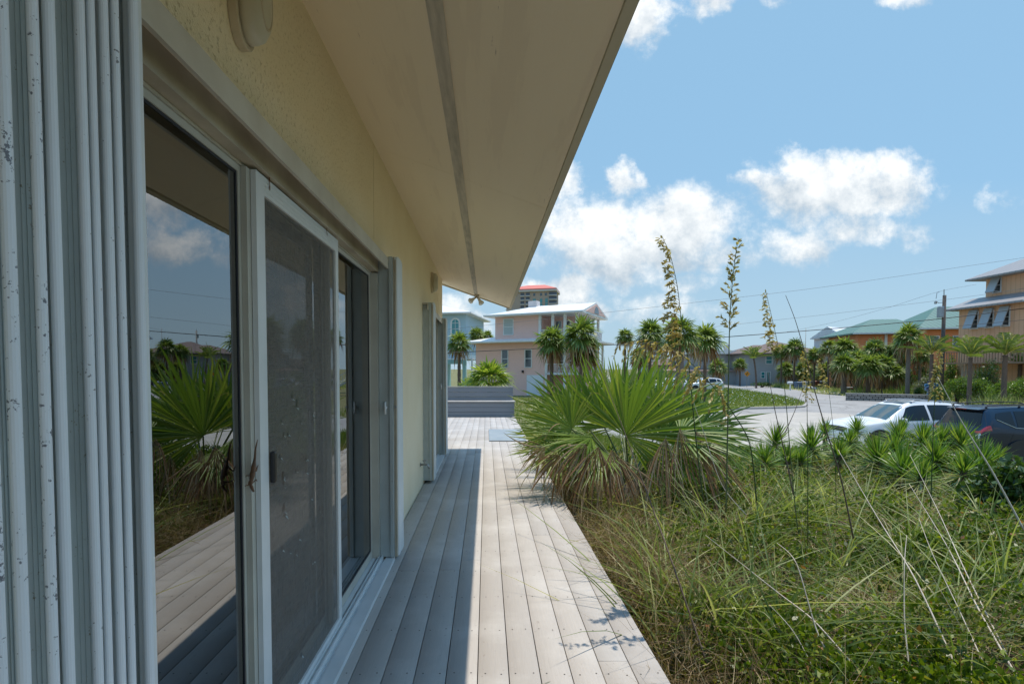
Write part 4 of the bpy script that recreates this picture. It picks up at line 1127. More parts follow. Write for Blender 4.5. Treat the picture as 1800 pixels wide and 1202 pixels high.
for z in range(12):
    zz_ = TT - 4.6 - z*3.1
    for (ua, ub) in ((-4.5, 1.6), (-21.5, -18.2), (-25.5, -22.3)):
        mb = MB(); mb.fbox(fr, ua, ub, -.5, 1.3, zz_, zz_ + .28); mb.fbox(fr, ua, ub, 1.2, 1.3, zz_ + .28, zz_ + .62)
        bal = mb.build('balcony', slabm, tw)
        MB().fbox(fr, ua + .15, ub - .3, .02, .12, zz_ + .3, zz_ + 2.8).build('balcony_door', dk, bal)
for (ua, ub) in ((-16.2, -14.0), (-11.0, -9.2), (-7.2, -5.2)):
    for (za, zb) in ((TT - 12.8, TT - 6.2), (TT - 31, TT - 15)):
        g = MB().fbox(fr, ua, ub, .02, .1, za, zb).build('window', M['paneteal'], tw)
        mb = MB(); k = za + 3
        while k < zb: mb.fbox(fr, ua, ub, .11, .2, k - .12, k + .12); k += 3.1
        mb.build('glazing_bar', M['tan'], g)
for u in (-16, -11, -7.5, -3.5): MB().fbox(fr, u, u + 1.6, .02, .1, TT - 4.4, TT - 2.4).build('window', M['pane'], tw)

# --- far white condominium between the pink house and the palms
p = at(1150, 648, 330); O = Vector((p.x, 330, 0)); fr = frame(O, (1, -.1))
tw = thing('apartment_block', (O.x, O.y, GZ), 'hazy white apartment block with banded balconies, peeping out right of the pink house roof', 'apartment block')
wm = mat('pale_concrete', (.60,.64,.68), None, .1, .7)
MB().fbox(fr, -6, 4.4, -14, 0, GZ, 24).build('wall', wm, tw)
MB().fbox(fr, 4.4, 6.5, -14, -1, GZ, 18).build('wing', wm, tw)
mb = MB()
for z in range(7): mb.fbox(fr, -6, 4.6, .02, .9, 3 + z*3, 3.9 + z*3)
mb.build('balcony', M['trimw'], tw)
for z in range(7): MB().fbox(fr, -5.5, 4.0, .02, .2, 4.1 + z*3, 5.8 + z*3).build('window', M['pane'], tw)
mb = MB(); mb.fbox(fr, -3, -1, -6, -4, 24, 25.3); mb.fbox(fr, 0, 3, -6, -4, 24, 24.8); mb.build('roof_plant', M['cladding'], tw)

# --- long grey house with a flat white roof
O = at(1218, 648, 92); O = Vector((O.x, 92, 0)); fr = frame(O, (1, 0))
gh = thing('grey_house', (O.x, O.y, GZ), 'long low grey house under a flat white roof, behind the hedge and round topped palms', 'house')
gm = mat('grey_render', (.36,.37,.38), (.32,.33,.34), .3, .8)
mb = MB(); mb.fbox(fr, 0, 9.6, -9, 0, GZ, 4.0); mb.fbox(fr, -3, 14, -7, 1.5, GZ, .9); mb.build('wall', gm, gh)
MB().fbox(fr, -.6, 10.4, -10, .8, 4.0, 4.6).build('roof', M['roofw'], gh)
hip(fr, -3.5, 14.5, -7.5, 2.0, .9, 1.1, 1, 10).build('lower_roof', mat('brown_tile', (.30,.20,.17), None, 2, .9), gh)
MB().fbox(fr, 7.6, 8.3, -5, -4, 4.6, 5.8).build('chimney', gm, gh)
for u in (1.1, 2.0, 2.9, 7.8): window(fr, gh, u, u + .7, 2.6, 3.7, 0, fm=gm, sash=False)

# --- brown hip roofed house with turquoise windows
O = at(1316, 648, 86); O = Vector((O.x, 86, 0)); fr = frame(O, (1, .0))
br = thing('brown_roof_house', (O.x, O.y, GZ), 'grey house with a broad brown hip roof and turquoise windows, behind the utility pole', 'house')
MB().fbox(fr, 0, 11.8, -9, 0, GZ, 4.0).build('wall', gm, br)
rm_ = mat('brown_shingle', (.17,.12,.105), (.14,.10,.085), 2.5, .9)
hip(fr, -.9, 9, -9.9, .9, 3.8, 1.7, 3, 5.5).build('roof', rm_, br)
hip(fr, 2.8, 12.9, -10.4, .6, 3.9, 2.2, 6.3, 7.2, th=.2).build('roof', rm_, br)
window(fr, br, 2.75, 3.85, 2.2, 3.5, 0, pm=M['paneteal']); window(fr, br, 2.0, 2.7, -.2, .9, 0, pm=M['paneteal']); window(fr, br, 2.9, 3.6, -1.3, .95, 0, pm=M['paneteal'], sash=False); window(fr, br, 6.2, 7.4, 2.2, 3.4, 0)

# --- small brown roof glimpsed left of the thick trunk
O = at(1150, 648, 100); O = Vector((O.x, 100, 0)); fr = frame(O, (1, -.05))
sb_ = thing('bungalow', (O.x, O.y, GZ), 'low house with a brown hip roof, glimpsed between the palm trunks', 'house')
MB().fbox(fr, 0, 7, -6, 0, GZ, 2.0).build('wall', mat('beige_wall', (.45,.38,.32), None, 1, .8), sb_)
hip(fr, -.6, 7.6, -6.6, .6, 1.95, 1.5, 2.5, 4.5).build('roof', rm_, sb_)

# --- white gabled house, its gable end facing the street at left
O = at(1454, 648, 86); O = Vector((O.x, 86, 0)); fr = frame(O, (.83, .55))
wh = thing('white_house', (O.x, O.y, GZ), 'white gabled house with a white metal roof, between the brown roof and the green roof', 'house')
ww = mat('white_wall', (.72,.73,.74), None, 1, .7)
M['roofw2'] = stripemat('white_seamed_roof', (.80,.80,.80), (.50,.51,.52), 0, .5, .10, .4)
MB().fbox(fr, 0, 9, -2.1, 2.1, GZ, 6.4).build('wall', ww, wh)
hip(fr, -.35, 9.4, -2.6, 2.6, 6.35, 2.0, -.35, 9.4, th=.14).build('roof', M['roofw2'], wh)
MB().hexa([fr(-.37,-2.0,6.5),fr(-.37,2.0,6.5),fr(-.37,0,8.15)], [fr(-.40,-2.0,6.5),fr(-.40,2.0,6.5),fr(-.40,0,8.15)]).build('gable', ww, wh)
MB().fbox(fr, 3.5, 10.5, 2.1, 3.6, GZ, 5.6).build('wing', ww, wh)
MB().hexa([fr(3.2,2.0,6.2),fr(10.8,2.0,6.2),fr(10.8,4.0,5.5),fr(3.2,4.0,5.5)], [fr(3.2,2.0,6.3),fr(10.8,2.0,6.3),fr(10.8,4.0,5.6),fr(3.2,4.0,5.6)]).build('wing_roof', M['roofw2'], wh)
window(fr, wh, 5.2, 5.9, 3.6, 4.9, 3.6)

# --- orange house with green metal roofs
M['orange'] = mat('orange_render', (.72,.27,.12), (.64,.23,.10), .8, .8)
M['greenroof'] = stripemat('green_seamed_roof', (.07,.175,.135), (.03,.07,.06), 0, .55, .13, .4)
O = at(1507, 648, 68); O = Vector((O.x, 68, 0)); fr = frame(O, (1, -.22))
oh = thing('orange_house', (O.x, O.y, GZ), 'orange house with green standing seam hip roofs, above the palm grove', 'house')
MB().fbox(fr, 0, 8, -9, 0, GZ, 5.9).build('wall', M['orange'], oh)
MB().fbox(fr, 6.4, 17, -8, 1.6, GZ, 6.3).build('wall', M['orange'], oh)
hip(fr, -.9, 9, -9.9, .8, 5.85, 2.3, 3.4, 6.5).build('roof', M['greenroof'], oh)
hip(fr, 5.6, 18, -9, 2.3, 6.25, 3.3, 10.4, 13.5).build('roof', M['greenroof'], oh)
mb = MB(); mb.fbox(fr, -.95, 9, .8, .92, 5.86, 6.05); mb.fbox(fr, 5.6, 18, 2.3, 2.42, 6.27, 6.45); mb.fbox(fr, 3.0, 3.3, .02, .1, GZ, 5.8); mb.build('gutter', M['trimw'], oh)
window(fr, oh, .9, 2.1, 3.2, 5.0); window(fr, oh, 4.0, 5.3, 3.9, 5.3); window(fr, oh, 5.6, 6.3, 3.9, 5.3)
window(fr, oh, 7.0, 8.2, 4.0, 5.5, 1.6); window(fr, oh, 9.6, 10.9, 4.0, 5.5, 1.6); window(fr, oh, 12.6, 14.2, 3.4, 5.4, 1.6); window(fr, oh, 15.2, 16.2, 3.9, 5.6, 1.6)

# --- board and batten house at the right edge, side wall running toward the camera
BX = 45.2
fr = frame((BX, 50, 0), (0, -1), (-1, 0, 0))          # u runs toward the camera, n faces left
rh = thing('batten_house', (BX, 46, GZ), 'tall orange board and batten house with tilted grey storm awnings, at the right edge', 'house')
M['batten_wall'] = stripemat('board_and_batten', (.80,.45,.27), (.64,.35,.20), 1, .42, .16, .8, bump=.5)
M['greymetal'] = stripemat('grey_seamed_roof', (.30,.29,.29), (.18,.18,.18), 1, .5, .12, .45)
MB().fbox(fr, 0, 22, -14, 0, GZ, 7.25).build('wall', M['batten_wall'], rh)
MB().fbox(fr, .8, 22, -12, -1.7, 7.25, 10.0).build('wall', M['batten_wall'], rh)
mb = MB(); mb.hexa([fr(-.7,.75,6.95),fr(8.0,.75,6.95),fr(8.0,-1.8,8.0),fr(-.7,-1.8,8.0)], [fr(-.7,.75,7.12),fr(8.0,.75,7.12),fr(8.0,-1.8,8.15),fr(-.7,-1.8,8.15)])
mb.hexa([fr(-.7,.75,6.95),fr(-.7,-14.5,6.95),fr(.85,-14.5,7.6),fr(.85,-1.8,8.0)], [fr(-.72,.75,7.12),fr(-.72,-14.5,7.12),fr(.85,-14.5,7.75),fr(.85,-1.8,8.15)])
mb.build('roof', M['greymetal'], rh)
mb = MB(); mb.hexa([fr(6.6,.8,7.0),fr(9.6,.8,7.0),fr(8.1,.8,7.9)], [fr(6.6,-1.6,7.0),fr(9.6,-1.6,7.0),fr(8.1,-1.6,7.9)]); mb.build('dormer', M['trimw'], rh)
hip(fr, -.3, 23, -13.4, -.7, 9.75, 3.6, 6.5, 17, th=.15).build('roof', M['greymetal'], rh)
mb = MB(); q = fr(6.4, -4.2, 12.3); mb.tube([q - Vector((0,0,1.2)), q + Vector((0,0,.25))], .14, 8); mb.tube([q + Vector((0,0,.25)), q + Vector((0,0,.5))], .26, 8); mb.build('roof_vent', M['cladding'], rh)
def bahama(u, z0, z1, n, w=.82):
    f = window(fr, rh, u - w/2, u + w/2, z0, z1, n, pm=M['black'])
    mb = MB(); o = .70
    mb.hexa([fr(u-w/2, n+.1, z1+.05), fr(u+w/2, n+.1, z1+.05), fr(u+w/2, n+o, z0+.05), fr(u-w/2, n+o, z0+.05)], [fr(u-w/2, n+.16, z1+.09), fr(u+w/2, n+.16, z1+.09), fr(u+w/2, n+o+.06, z0+.09), fr(u-w/2, n+o+.06, z0+.09)])
    s = mb.build('storm_awning', stripemat('awning_louvre', (.46,.48,.50), (.30,.31,.33), 2, .10, .3, .5), f)
    mb = MB(); mb.bar(fr(u-w/2+.1, n+.08, z0+.1), fr(u-w/2+.1, n+o-.05, z0+.12), .05); mb.bar(fr(u+w/2-.1, n+.08, z0+.1), fr(u+w/2-.1, n+o-.05, z0+.12), .05); mb.build('stay', M['trimw'], f)
for u in (1.6, 3.05, 4.5): bahama(u, 5.05, 6.75, 0)
for u in (1.9, 6.35): bahama(u, 8.35, 9.75, -1.7)
mb = MB()
for k in range(28): mb.fbox(fr, 1.0 + k*.26, 1.05 + k*.26, 1.95, 2.0, 2.0, 2.9)
mb.fbox(fr, .9, 8.2, 1.9, 2.05, 2.9, 2.98); mb.fbox(fr, .9, 8.2, 0, 2.05, 1.85, 1.98)
mb.build('balcony', mat('cedar', (.36,.22,.14), None, 3, .8), rh)

# ------------------------------------------------------------------ poles and wires
def pole(px, Y, ztop, r, label, kind, arms):
    p = at(px, 648, Y)
    t = thing('utility_pole', (p.x, Y, GZ), label, 'utility pole', 'utility poles along the street')
    mb = MB(); mb.tube([(0,0,0),(0,0,ztop - GZ)], [r*1.25, r], 10)
    mb.build('post', mat('pole_wood', (.10,.085,.075), (.07,.06,.055), 6, .9) if kind else M['kerb'], t, local=True, smooth=True)
    H = ztop - GZ
    for a in arms:
        if a == 'transformer':
            mb = MB(); mb.lathe((-.30,0,H-1.9), [(0,0),(.24,0),(.25,.1),(.25,.85),(.2,.95),(0,.97)], 14); mb.bar((-.3,0,H-1.5),(0,0,H-1.5),.1); mb.build('transformer', mat('transformer_grey', (.36,.38,.40), None, 3, .5), t, local=True, smooth=False)
        if a == 'rod':
            mb = MB(); mb.tube([(-.05,0,H),(-.06,0,H+.5)], .035, 6); mb.build('insulator_pin', M['steel'], t, local=True)
        if a == 'bracket':
            mb = MB(); mb.tube([(0,0,H-.6),(-.5,0,H-.65),(-.75,0,H-.5)], .03, 6); mb.lathe((-.75,0,H-.75), [(0,0),(.1,.02),(.1,.2),(0,.24)], 10); mb.tube([(-.72,0,H-.3),(-.66,0,H+.2),(-.45,0,H+.3)], .022, 6); mb.build('fuse_bracket', M['steel'], t, local=True)
    return p
pp1 = pole(1656, 45, at(1656, 519, 45).z, .13, 'dark wooden utility pole with a grey transformer, rising from the palms at right', True, ['transformer','rod','bracket'])
pole(1352, 135, at(1352, 581, 135).z, .2, 'far grey utility pole with a small transformer in front of the brown hip roof', False, ['transformer','rod'])
pole(1415, 165, at(1415, 577, 165).z, .07, 'thin bare pole standing above the right slope of the brown hip roof', False, [])
def wire(pts, r, label, m):
    P = [at(x, y, Y) for x, y, Y in pts]; Q = []
    for i in range(len(P) - 1):
        for k in range(8):
            f = k / 8; a = np.array([tuple(p) for p in P]); Q.append(Vector(catmull(a, i + f)))
    Q.append(P[-1])
    o = MB().tube(Q, r, 5).build('power_line', m, smooth=True)
    tag(o, label, 'wire', 'overhead wires')
bw = mat('black_cable', (.02,.02,.02), None, 3, .6); gw = mat('grey_cable', (.16,.17,.19), None, 3, .6)
wire([(600,631,46),(789,620,46),(1097,605,46),(1186,599,46),(1459,578,45.5),(1656,560,45),(1800,542,44),(2000,517,43)], .032, 'thick black overhead cable crossing in front of the palms, lowest of the long wires', bw)
wire([(700,588,46),(880,569,46),(1058,550,46),(1253,528,46),(1459,503,45.5),(1800,453,45),(2000,424,45)], .012, 'highest thin wire, slanting across the clouds to the upper right', gw)
wire([(1100,592,46),(1303,569,46),(1459,552,45.5),(1643,529,45),(1720,519,45),(1800,507,45)], .011, 'thin grey wire reaching the utility pole just below its top pin', gw)
wire([(1380,584,60),(1463,567,55),(1560,541,49),(1649,513,45.1),(1716,500,45)], .010, 'faint wire sloping steeply up to the top pin of the near utility pole', gw)
wire([(1680,573,44),(1740,568,43),(1800,562,42),(1950,547,41)], .016, 'short black cable across the batten house wall below its three awnings', bw)

# ------------------------------------------------------------------ street furniture
p = gp(1638, 708, GZ); YS = 44.0; O = at(1638, 648, YS)
t = thing('community_sign', (O.x, YS, GZ), 'blue oval entrance sign with smaller boards, on two pale posts at the hedge', 'sign')
navy = mat('navy_sign_paint', (.015,.04,.17), None, 3, .4); lb = mat('light_blue_trim', (.16,.36,.62), None, 3, .4); tealb = mat('teal_sign_paint', (.03,.17,.32), None, 3, .4); pst = mat('sign_post', (.48,.40,.33), None, 6, .8)
S1 = YS/915
def sp_(px, py): q = at(px, py, YS); return q.x - O.x, q.z - GZ
def ell(px, py, rx, ry, n=36, arc=None):
    x, z = sp_(px, py)
    return [(x + rx*S1*math.cos(2*math.pi*k/n), z + ry*S1*math.sin(2*math.pi*k/n)) for k in range(n)]
def plate(name, pts, y0, y1, m, par):
    return MB().hexa([(x, y0, z) for x, z in pts], [(x, y1, z) for x, z in pts]).build(name, m, par, local=True)
mb = MB()
for px in (1633.2, 1644.5): x, z = sp_(px, 692); mb.box(x - .07, x + .07, .02, .14, 0, z + .6)
mb.build('post', pst, t, local=True)
o = plate('oval_board', ell(1638.5, 683.5, 13.4, 5.9), -.06, .015, lb, t)
o2 = plate('oval_face', ell(1638.5, 683.5, 12.0, 4.9), -.075, -.061, navy, t)
def text(s, px, py, size, par, m, y=-.078):
    cu = bpy.data.curves.new('lettering', 'FONT'); cu.body = s; cu.size = size; cu.align_x = 'CENTER'; cu.align_y = 'CENTER'; cu.extrude = .002
    to = bpy.data.objects.new('lettering', cu); COL.objects.link(to)
    dg = bpy.context.evaluated_depsgraph_get(); me = bpy.data.meshes.new_from_object(to.evaluated_get(dg)); bpy.data.objects.remove(to)
    me.materials.clear(); me.materials.append(m)
    ob = bpy.data.objects.new('lettering', me); COL.objects.link(ob); ob.parent = par
    x, z = sp_(px, py); ob.location = (x, y, z); ob.rotation_euler = (math.pi/2, 0, 0)
    return ob
text('Surf Cl', 1635.3, 683.6, .40, o2, mat('sign_lettering', (.42,.46,.60), None, 3, .5))
def ribbon(py0, w, curve, h):
    pts = []
    for k in range(13):
        f = k/12*2 - 1; pts.append(sp_(1637.5 + f*w, py0 + curve*f*f))
    lo_ = [(x, z - h/2) for x, z in pts]; hi_ = [(x, z + h/2) for x, z in pts[::-1]]
    return lo_ + hi_
b1 = plate('scroll_board', ribbon(675.0, 12.6, 2.4, .19), -.05, .015, lb, t)
plate('scroll_face', ribbon(675.0, 11.2, 2.2, .12), -.06, -.051, tealb, b1)
plate('finial', ell(1632, 671.2, 2.2, 1.4, 16), -.04, .015, navy, t)
for py in (692.7, 696.6):
    x0, z0 = sp_(1629, py + 1.7); x1, z1 = sp_(1649.5, py - 1.7)
    b2 = plate('lower_board', [(x0, z0), (x1, z0), (x1, z1), (x0, z1)], -.05, .015, lb, t)
    e = .035; plate('board_face', [(x0+e, z0+e), (x1-e, z0+e), (x1-e, z1-e), (x0+e, z1-e)], -.06, -.051, tealb, b2)

# orange diamond warning sign
O = at(1313.5, 648, 80)
t = thing('warning_sign', (O.x, 80, GZ), 'orange diamond shaped warning sign on a thin post, left of the small feather palm', 'sign')
z = at(1313.5, 657, 80).z - GZ
MB().box(-.04, .04, 0, .05, 0, z).build('post', M['steel'], t, local=True)
s = .46
pl = MB().hexa([(-s,-.02,z),(0,-.02,z-s),(s,-.02,z),(0,-.02,z+s)], [(-s,-.04,z),(0,-.04,z-s),(s,-.04,z),(0,-.04,z+s)]).build('diamond_plate', mat('orange_sign', (.75,.30,.02), None, 3, .5), t, local=True)
mb = MB(); mb.tube([(-.10,-.046,z-.18),(-.08,-.046,z+.02),(.06,-.046,z+.10)], .045, 6); mb.hexa([(.0,-.05,z+.0),(.16,-.05,z+.10),(.03,-.05,z+.22)], [(.0,-.045,z+.0),(.16,-.045,z+.10),(.03,-.045,z+.22)]); mb.build('arrow', M['black'], pl, local=True)

# mailbox, bins and pile at the far drive
def bin_(px, py, Y, w, h, col, label, lid=None):
    O = gp(px, py, PZ); O = Vector((at(px, py, Y).x, Y, PZ + .01))
    t = thing('wheelie_bin', O, label, 'bin', 'refuse bins at the far drive')
    m = mat('bin_plastic', col, None, 3, .5)
    mb = MB(); mb.hexa([(-w*.42,-w*.42,.06),(w*.42,-w*.42,.06),(w*.42,w*.42,.06),(-w*.42,w*.42,.06)], [(-w/2,-w/2,h),(w/2,-w/2,h),(w/2,w/2,h),(-w/2,w/2,h)]); mb.build('bin_body', m, t, local=True, bevel=.02)
    mb = MB(); mb.hexa([(-w*.54,-w*.56,h+.003),(w*.54,-w*.56,h+.003),(w*.54,w*.54,h+.003),(-w*.54,w*.54,h+.003)], [(-w*.45,-w*.4,h+.09),(w*.45,-w*.4,h+.09),(w*.5,w*.5,h+.10),(-w*.5,w*.5,h+.10)]); mb.build('lid', m if lid is None else mat('bin_lid', lid, None, 3, .5), t, local=True, bevel=.015)
    for s_ in (-1, 1):
        mb = MB(); mb.lathe((s_*w*.40, w*.40, .11), [(0,-.03),(.11,-.03),(.11,.03),(0,.03)], 12, 'x'); mb.build('wheel', M['tyre'], t, local=True)
bin_(1403, 684, 70, .78, .95, (.05,.10,.17), 'blue grey wheelie bin nearest the white mailbox')
bin_(1413.5, 683, 72, .55, .95, (.55,.57,.58), 'pale grey bin, second from the mailbox')
bin_(1426, 681, 75, .72, .90, (.02,.04,.07), 'dark navy bin between the pale bin and the brown bin')
bin_(1434.5, 680.5, 76, .62, .95, (.28,.11,.06), 'rusty brown bin beside the dark bins')
bin_(1443, 680, 78, .75, .85, (.03,.07,.11), 'dark teal bin, farthest right of the row')
O = Vector((at(1425, 685, 69).x, 69, PZ + .02))
mb = MB(); n = 12; vs = []
for i in range(7):
    a = i/6*math.pi/2
    for k in range(n):
        b2 = 2*math.pi*k/n; w = .95*(1 + .12*math.sin(3*b2 + i))
        vs.append(O + Vector((w*math.cos(a)*math.cos(b2), .5*math.cos(a)*math.sin(b2), .42*math.sin(a)*(1+.15*math.sin(2*b2)))))
mb.add(vs, [(i*n+k, i*n+(k+1)%n, (i+1)*n+(k+1)%n, (i+1)*n+k) for i in range(6) for k in range(n)])
o = mb.build('tarpaulin', mat('blue_tarp', (.10,.15,.22), (.25,.30,.36), 4, .6, .5, 8), smooth=True); tag(o, 'crumpled blue grey tarpaulin heap lying in front of the bins', 'tarpaulin')
O = Vector((at(1389, 686, 68).x, 68, GZ))
t = thing('mailbox', O, 'white mailbox on a white post by the roadside kerb', 'mailbox')
MB().box(-.06, .06, -.06, .06, 0, .85).build('post', M['trimw'], t, local=True)
mb = MB(); n = 8; pr = [(-.13, 0), (.13, 0)] + [(.13*math.cos(math.pi*k/n), .18 + .13*math.sin(math.pi*k/n)) for k in range(n+1)]
mb.hexa([(-.36, y, .86 + z) for y, z in pr], [(.28, y, .86 + z) for y, z in pr]); mb.build('box', M['trimw'], t, local=True)
# basketball hoop
O = Vector((at(1489, 690, 66).x, 66, GZ))
t = thing('basketball_hoop', O, 'portable basketball hoop with a clear backboard and a red rim, under the palms', 'basketball hoop')
s = 66/915
zb = at(1487, 658, 66).z - GZ
mb = MB(); mb.bar((.95,.2,.1), (-.05,.0,zb), .10); mb.box(.3, 1.5, -.4, .5, 0, .2); mb.build('pole', M['cladding'], t, local=True)
mb = MB(); w_, h_ = .42, .36; zc = zb + .15; x0 = -.22
for a, b2, c_, d in ((-w_, w_, h_-.04, h_), (-w_, w_, -h_, -h_+.04), (-w_, -w_+.04, -h_+.04, h_-.04), (w_-.04, w_, -h_+.04, h_-.04), (-.15, .15, .08, .11), (-.15, -.12, -.2, .08), (.12, .15, -.2, .08)):
    mb.box(x0 + a, x0 + b2, -.06, -.03, zc + c_, zc + d)
bb = mb.build('backboard', M['trimw'], t, local=True)
mb = MB(); mb.tube([(x0 - .25 + .24*math.cos(2*math.pi*k/18), -.28 + .24*math.sin(2*math.pi*k/18), zc - .28) for k in range(19)], .022, 6, cap=False); mb.bar((x0, -.05, zc - .28), (x0 - .12, -.15, zc - .28), .05); mb.build('rim', mat('red_rim', (.6,.06,.05), None, 3, .4), t, local=True)
mb = MB()
for k in range(12):
    a = 2*math.pi*k/12; a2 = a + .5
    mb.bar((x0 - .25 + .24*math.cos(a), -.28 + .24*math.sin(a), zc - .28), (x0 - .25 + .15*math.cos(a2), -.28 + .15*math.sin(a2), zc - .72), .018); mb.bar((x0 - .25 + .24*math.cos(a), -.28 + .24*math.sin(a), zc - .28), (x0 - .25 + .15*math.cos(a - .5), -.28 + .15*math.sin(a - .5), zc - .72), .018)
mb.build('net', M['trimw'], t, local=True)
# black and red cool box by the hoop
O = Vector((at(1495, 691, 64).x, 64, GZ))
t = thing('storage_tub', O, 'small black tub with a red front mark, on the ground right of the basketball hoop', 'tub')
MB().hexa([(-.3,-.25,0),(.3,-.25,0),(.3,.25,0),(-.3,.25,0)], [(-.38,-.3,.5),(.38,-.3,.5),(.38,.3,.5),(-.38,.3,.5)]).build('tub_body', M['cladding'], t, local=True)
MB().box(-.4, .4, -.32, .32, .505, .57).build('lid', M['trimw'], t, local=True); MB().box(-.2, .1, -.325, -.30, .38, .5).build('red_mark', M['redlens'], t, local=True)

# low block retaining wall along the far kerb
def blockwall():
    a = gp(1487, 703.5, PZ); b2 = gp(1643, 707.5, PZ)
    m, nt, b = nodes('block_wall')
    bk = N(nt, 'ShaderNodeTexBrick'); v = coords(nt, (1,1,1)); mp = N(nt, 'ShaderNodeMapping'); mp.inputs['Rotation'].default_value = (math.pi/2, 0, 0)
    nt.links.new(v, mp.inputs[0]); nt.links.new(mp.outputs[0], bk.inputs[0])
    bk.inputs['Color1'].default_value = (.26,.24,.22,1); bk.inputs['Color2'].default_value = (.34,.31,.28,1); bk.inputs['Mortar'].default_value = (.07,.065,.06,1)
    bk.inputs['Scale'].default_value = 1; bk.inputs['Brick Width'].default_value = .42; bk.inputs['Row Height'].default_value = .19; bk.inputs['Mortar Size'].default_value = .03
    nt.links.new(bk.outputs[0], b.inputs['Base Color']); b.inputs['Roughness'].default_value = .9
    bn = N(nt, 'ShaderNodeBump', i_Strength=.8, i_Distance=.03); nt.links.new(bk.outputs['Fac'], bn.inputs['Height']); bn.invert = True; nt.links.new(bn.outputs[0], b.inputs['Normal'])
    d = (b2 - a); L = d.length
    t = thing('retaining_wall', a, 'low grey block retaining wall along the far edge of the street', 'wall')
    t.rotation_euler.z = math.atan2(d.y, d.x)
    MB().box(0, L, 0, .35, -.05, .56).build('block_course', m, t, local=True); MB().box(-.03, L + .03, -.03, .38, .562, .64).build('coping', M['kerb'], t, local=True)
    return a, b2
WA, WB = blockwall()
# picket fence pieces under the palms
def pickets(px0, px1, Y0, Y1, pyt, label, m):
    a = at(px0, 648, Y0); b2 = at(px1, 648, Y1); a.z = b2.z = GZ; d = b2 - a; L = d.length
    h = at(px0, pyt, Y0).z - GZ
    t = thing('picket_fence', a, label, 'fence'); t.rotation_euler.z = math.atan2(d.y, d.x)
    n = int(L/.26); mb = MB()
    for k in range(n): mb.box(k*.26, k*.26 + .15, -.03, 0, 0, h - .1*random.random())
    mb.build('pickets', m, t, local=True)
    MB().box(0, L, .003, .05, h*.75, h*.75+.09).box(0, L, .003, .05, h*.3, h*.3+.09).build('rail', m, t, local=True)
wood = mat('weathered_wood', (.28,.20,.15), (.18,.13,.1), 6, .9)
pickets(1545, 1605, 60, 60, 664, 'weathered low picket fence behind the grass tufts and palm trunks', wood)
pickets(1690, 1752, 48, 46, 640, 'tall pale picket screen between the feather palms, in front of the batten house', mat('pale_picket', (.46,.38,.31), None, 5, .9))
# ------------------------------------------------------------------ foliage builders
rng = np.random.default_rng(5)
def fan(rb, O, A, Nv, Rr, nseg=34, half=100, droop=.18, cup=.12, rlo=0, rhi=.8, fold=.45, segs=6, jit=.08, wmul=1.0):
    A = unit(np.array(A, float)); Nv = np.array(Nv, float); Nv = unit(Nv - A * Nv.dot(A)); S = np.cross(Nv, A)
    th = np.radians(np.linspace(-half, half, nseg) + rng.normal(0, 1.2, nseg))
    D = np.cos(th)[:, None] * A + np.sin(th)[:, None] * S
    D = D + Nv * rng.normal(0, .05, nseg)[:, None]
    L = Rr * (.70 + .30 * np.cos(th)) * (1 + rng.normal(0, jit, nseg))
    Sd = np.cross(Nv, unit(D))
    W = 2 * math.tan(math.radians(half) / nseg) * L * .5 * 1.05 * wmul
    B = np.array([0, 0, -1.0]) * (droop * (1 + rng.normal(0, .5, nseg)))[:, None] + Nv * cup
    rb.add(np.repeat(np.array(O, float)[None], nseg, 0), D, Sd, L, W, B, rng.uniform(rlo, rhi, nseg), segs=segs, prof=P_FAN, fold=fold)

def sabal_crown(seed, n=48, seg=18):
    global rng
    rng = np.random.default_rng(seed)
    g, d = RB(), RB()
    for i in range(n):
        el = math.radians(82 - 125 * (i / n) ** .9 + rng.normal(0, 6)); az = i * 2.39996 + rng.normal(0, .25)
        h = np.array([math.cos(az), math.sin(az), 0.])
        dr = h * math.cos(el) + np.array([0, 0, math.sin(el)])
        pl = rng.uniform(.35, .55)
        O = dr * pl + np.array([0, 0, -.10 * pl])
        A = unit(dr + np.array([0, 0, -.25])); side = np.cross(A, [0, 0, 1]); up = np.cross(side, A)
        tgt = d if i > n * .86 else g
        tgt.add([[0, 0, 0]], dr, np.cross(dr, [0, 0, 1.]) + 1e-3, pl, .035, [[0, 0, -.08]], .9 if tgt is g else .4, segs=2, prof=lambda t: np.ones_like(t))
        fan(tgt, O, A, up + rng.normal(0, .25, 3), rng.uniform(.55, .74), seg, 110, .32 if tgt is g else .9, -.05, 0, .95, .25, 3, .12, 1.30)
    for i in range(9):
        az = i * 2.4; h = np.array([math.cos(az), math.sin(az), 0])
        fan(d, h * .12 + np.array([0, 0, -.12]), h * .35 + np.array([0, 0, -1]), h, rng.uniform(.45, .7), 8, 60, .2, 0, 0, 1, .2, 2, .15, 1.0)
    return g, d
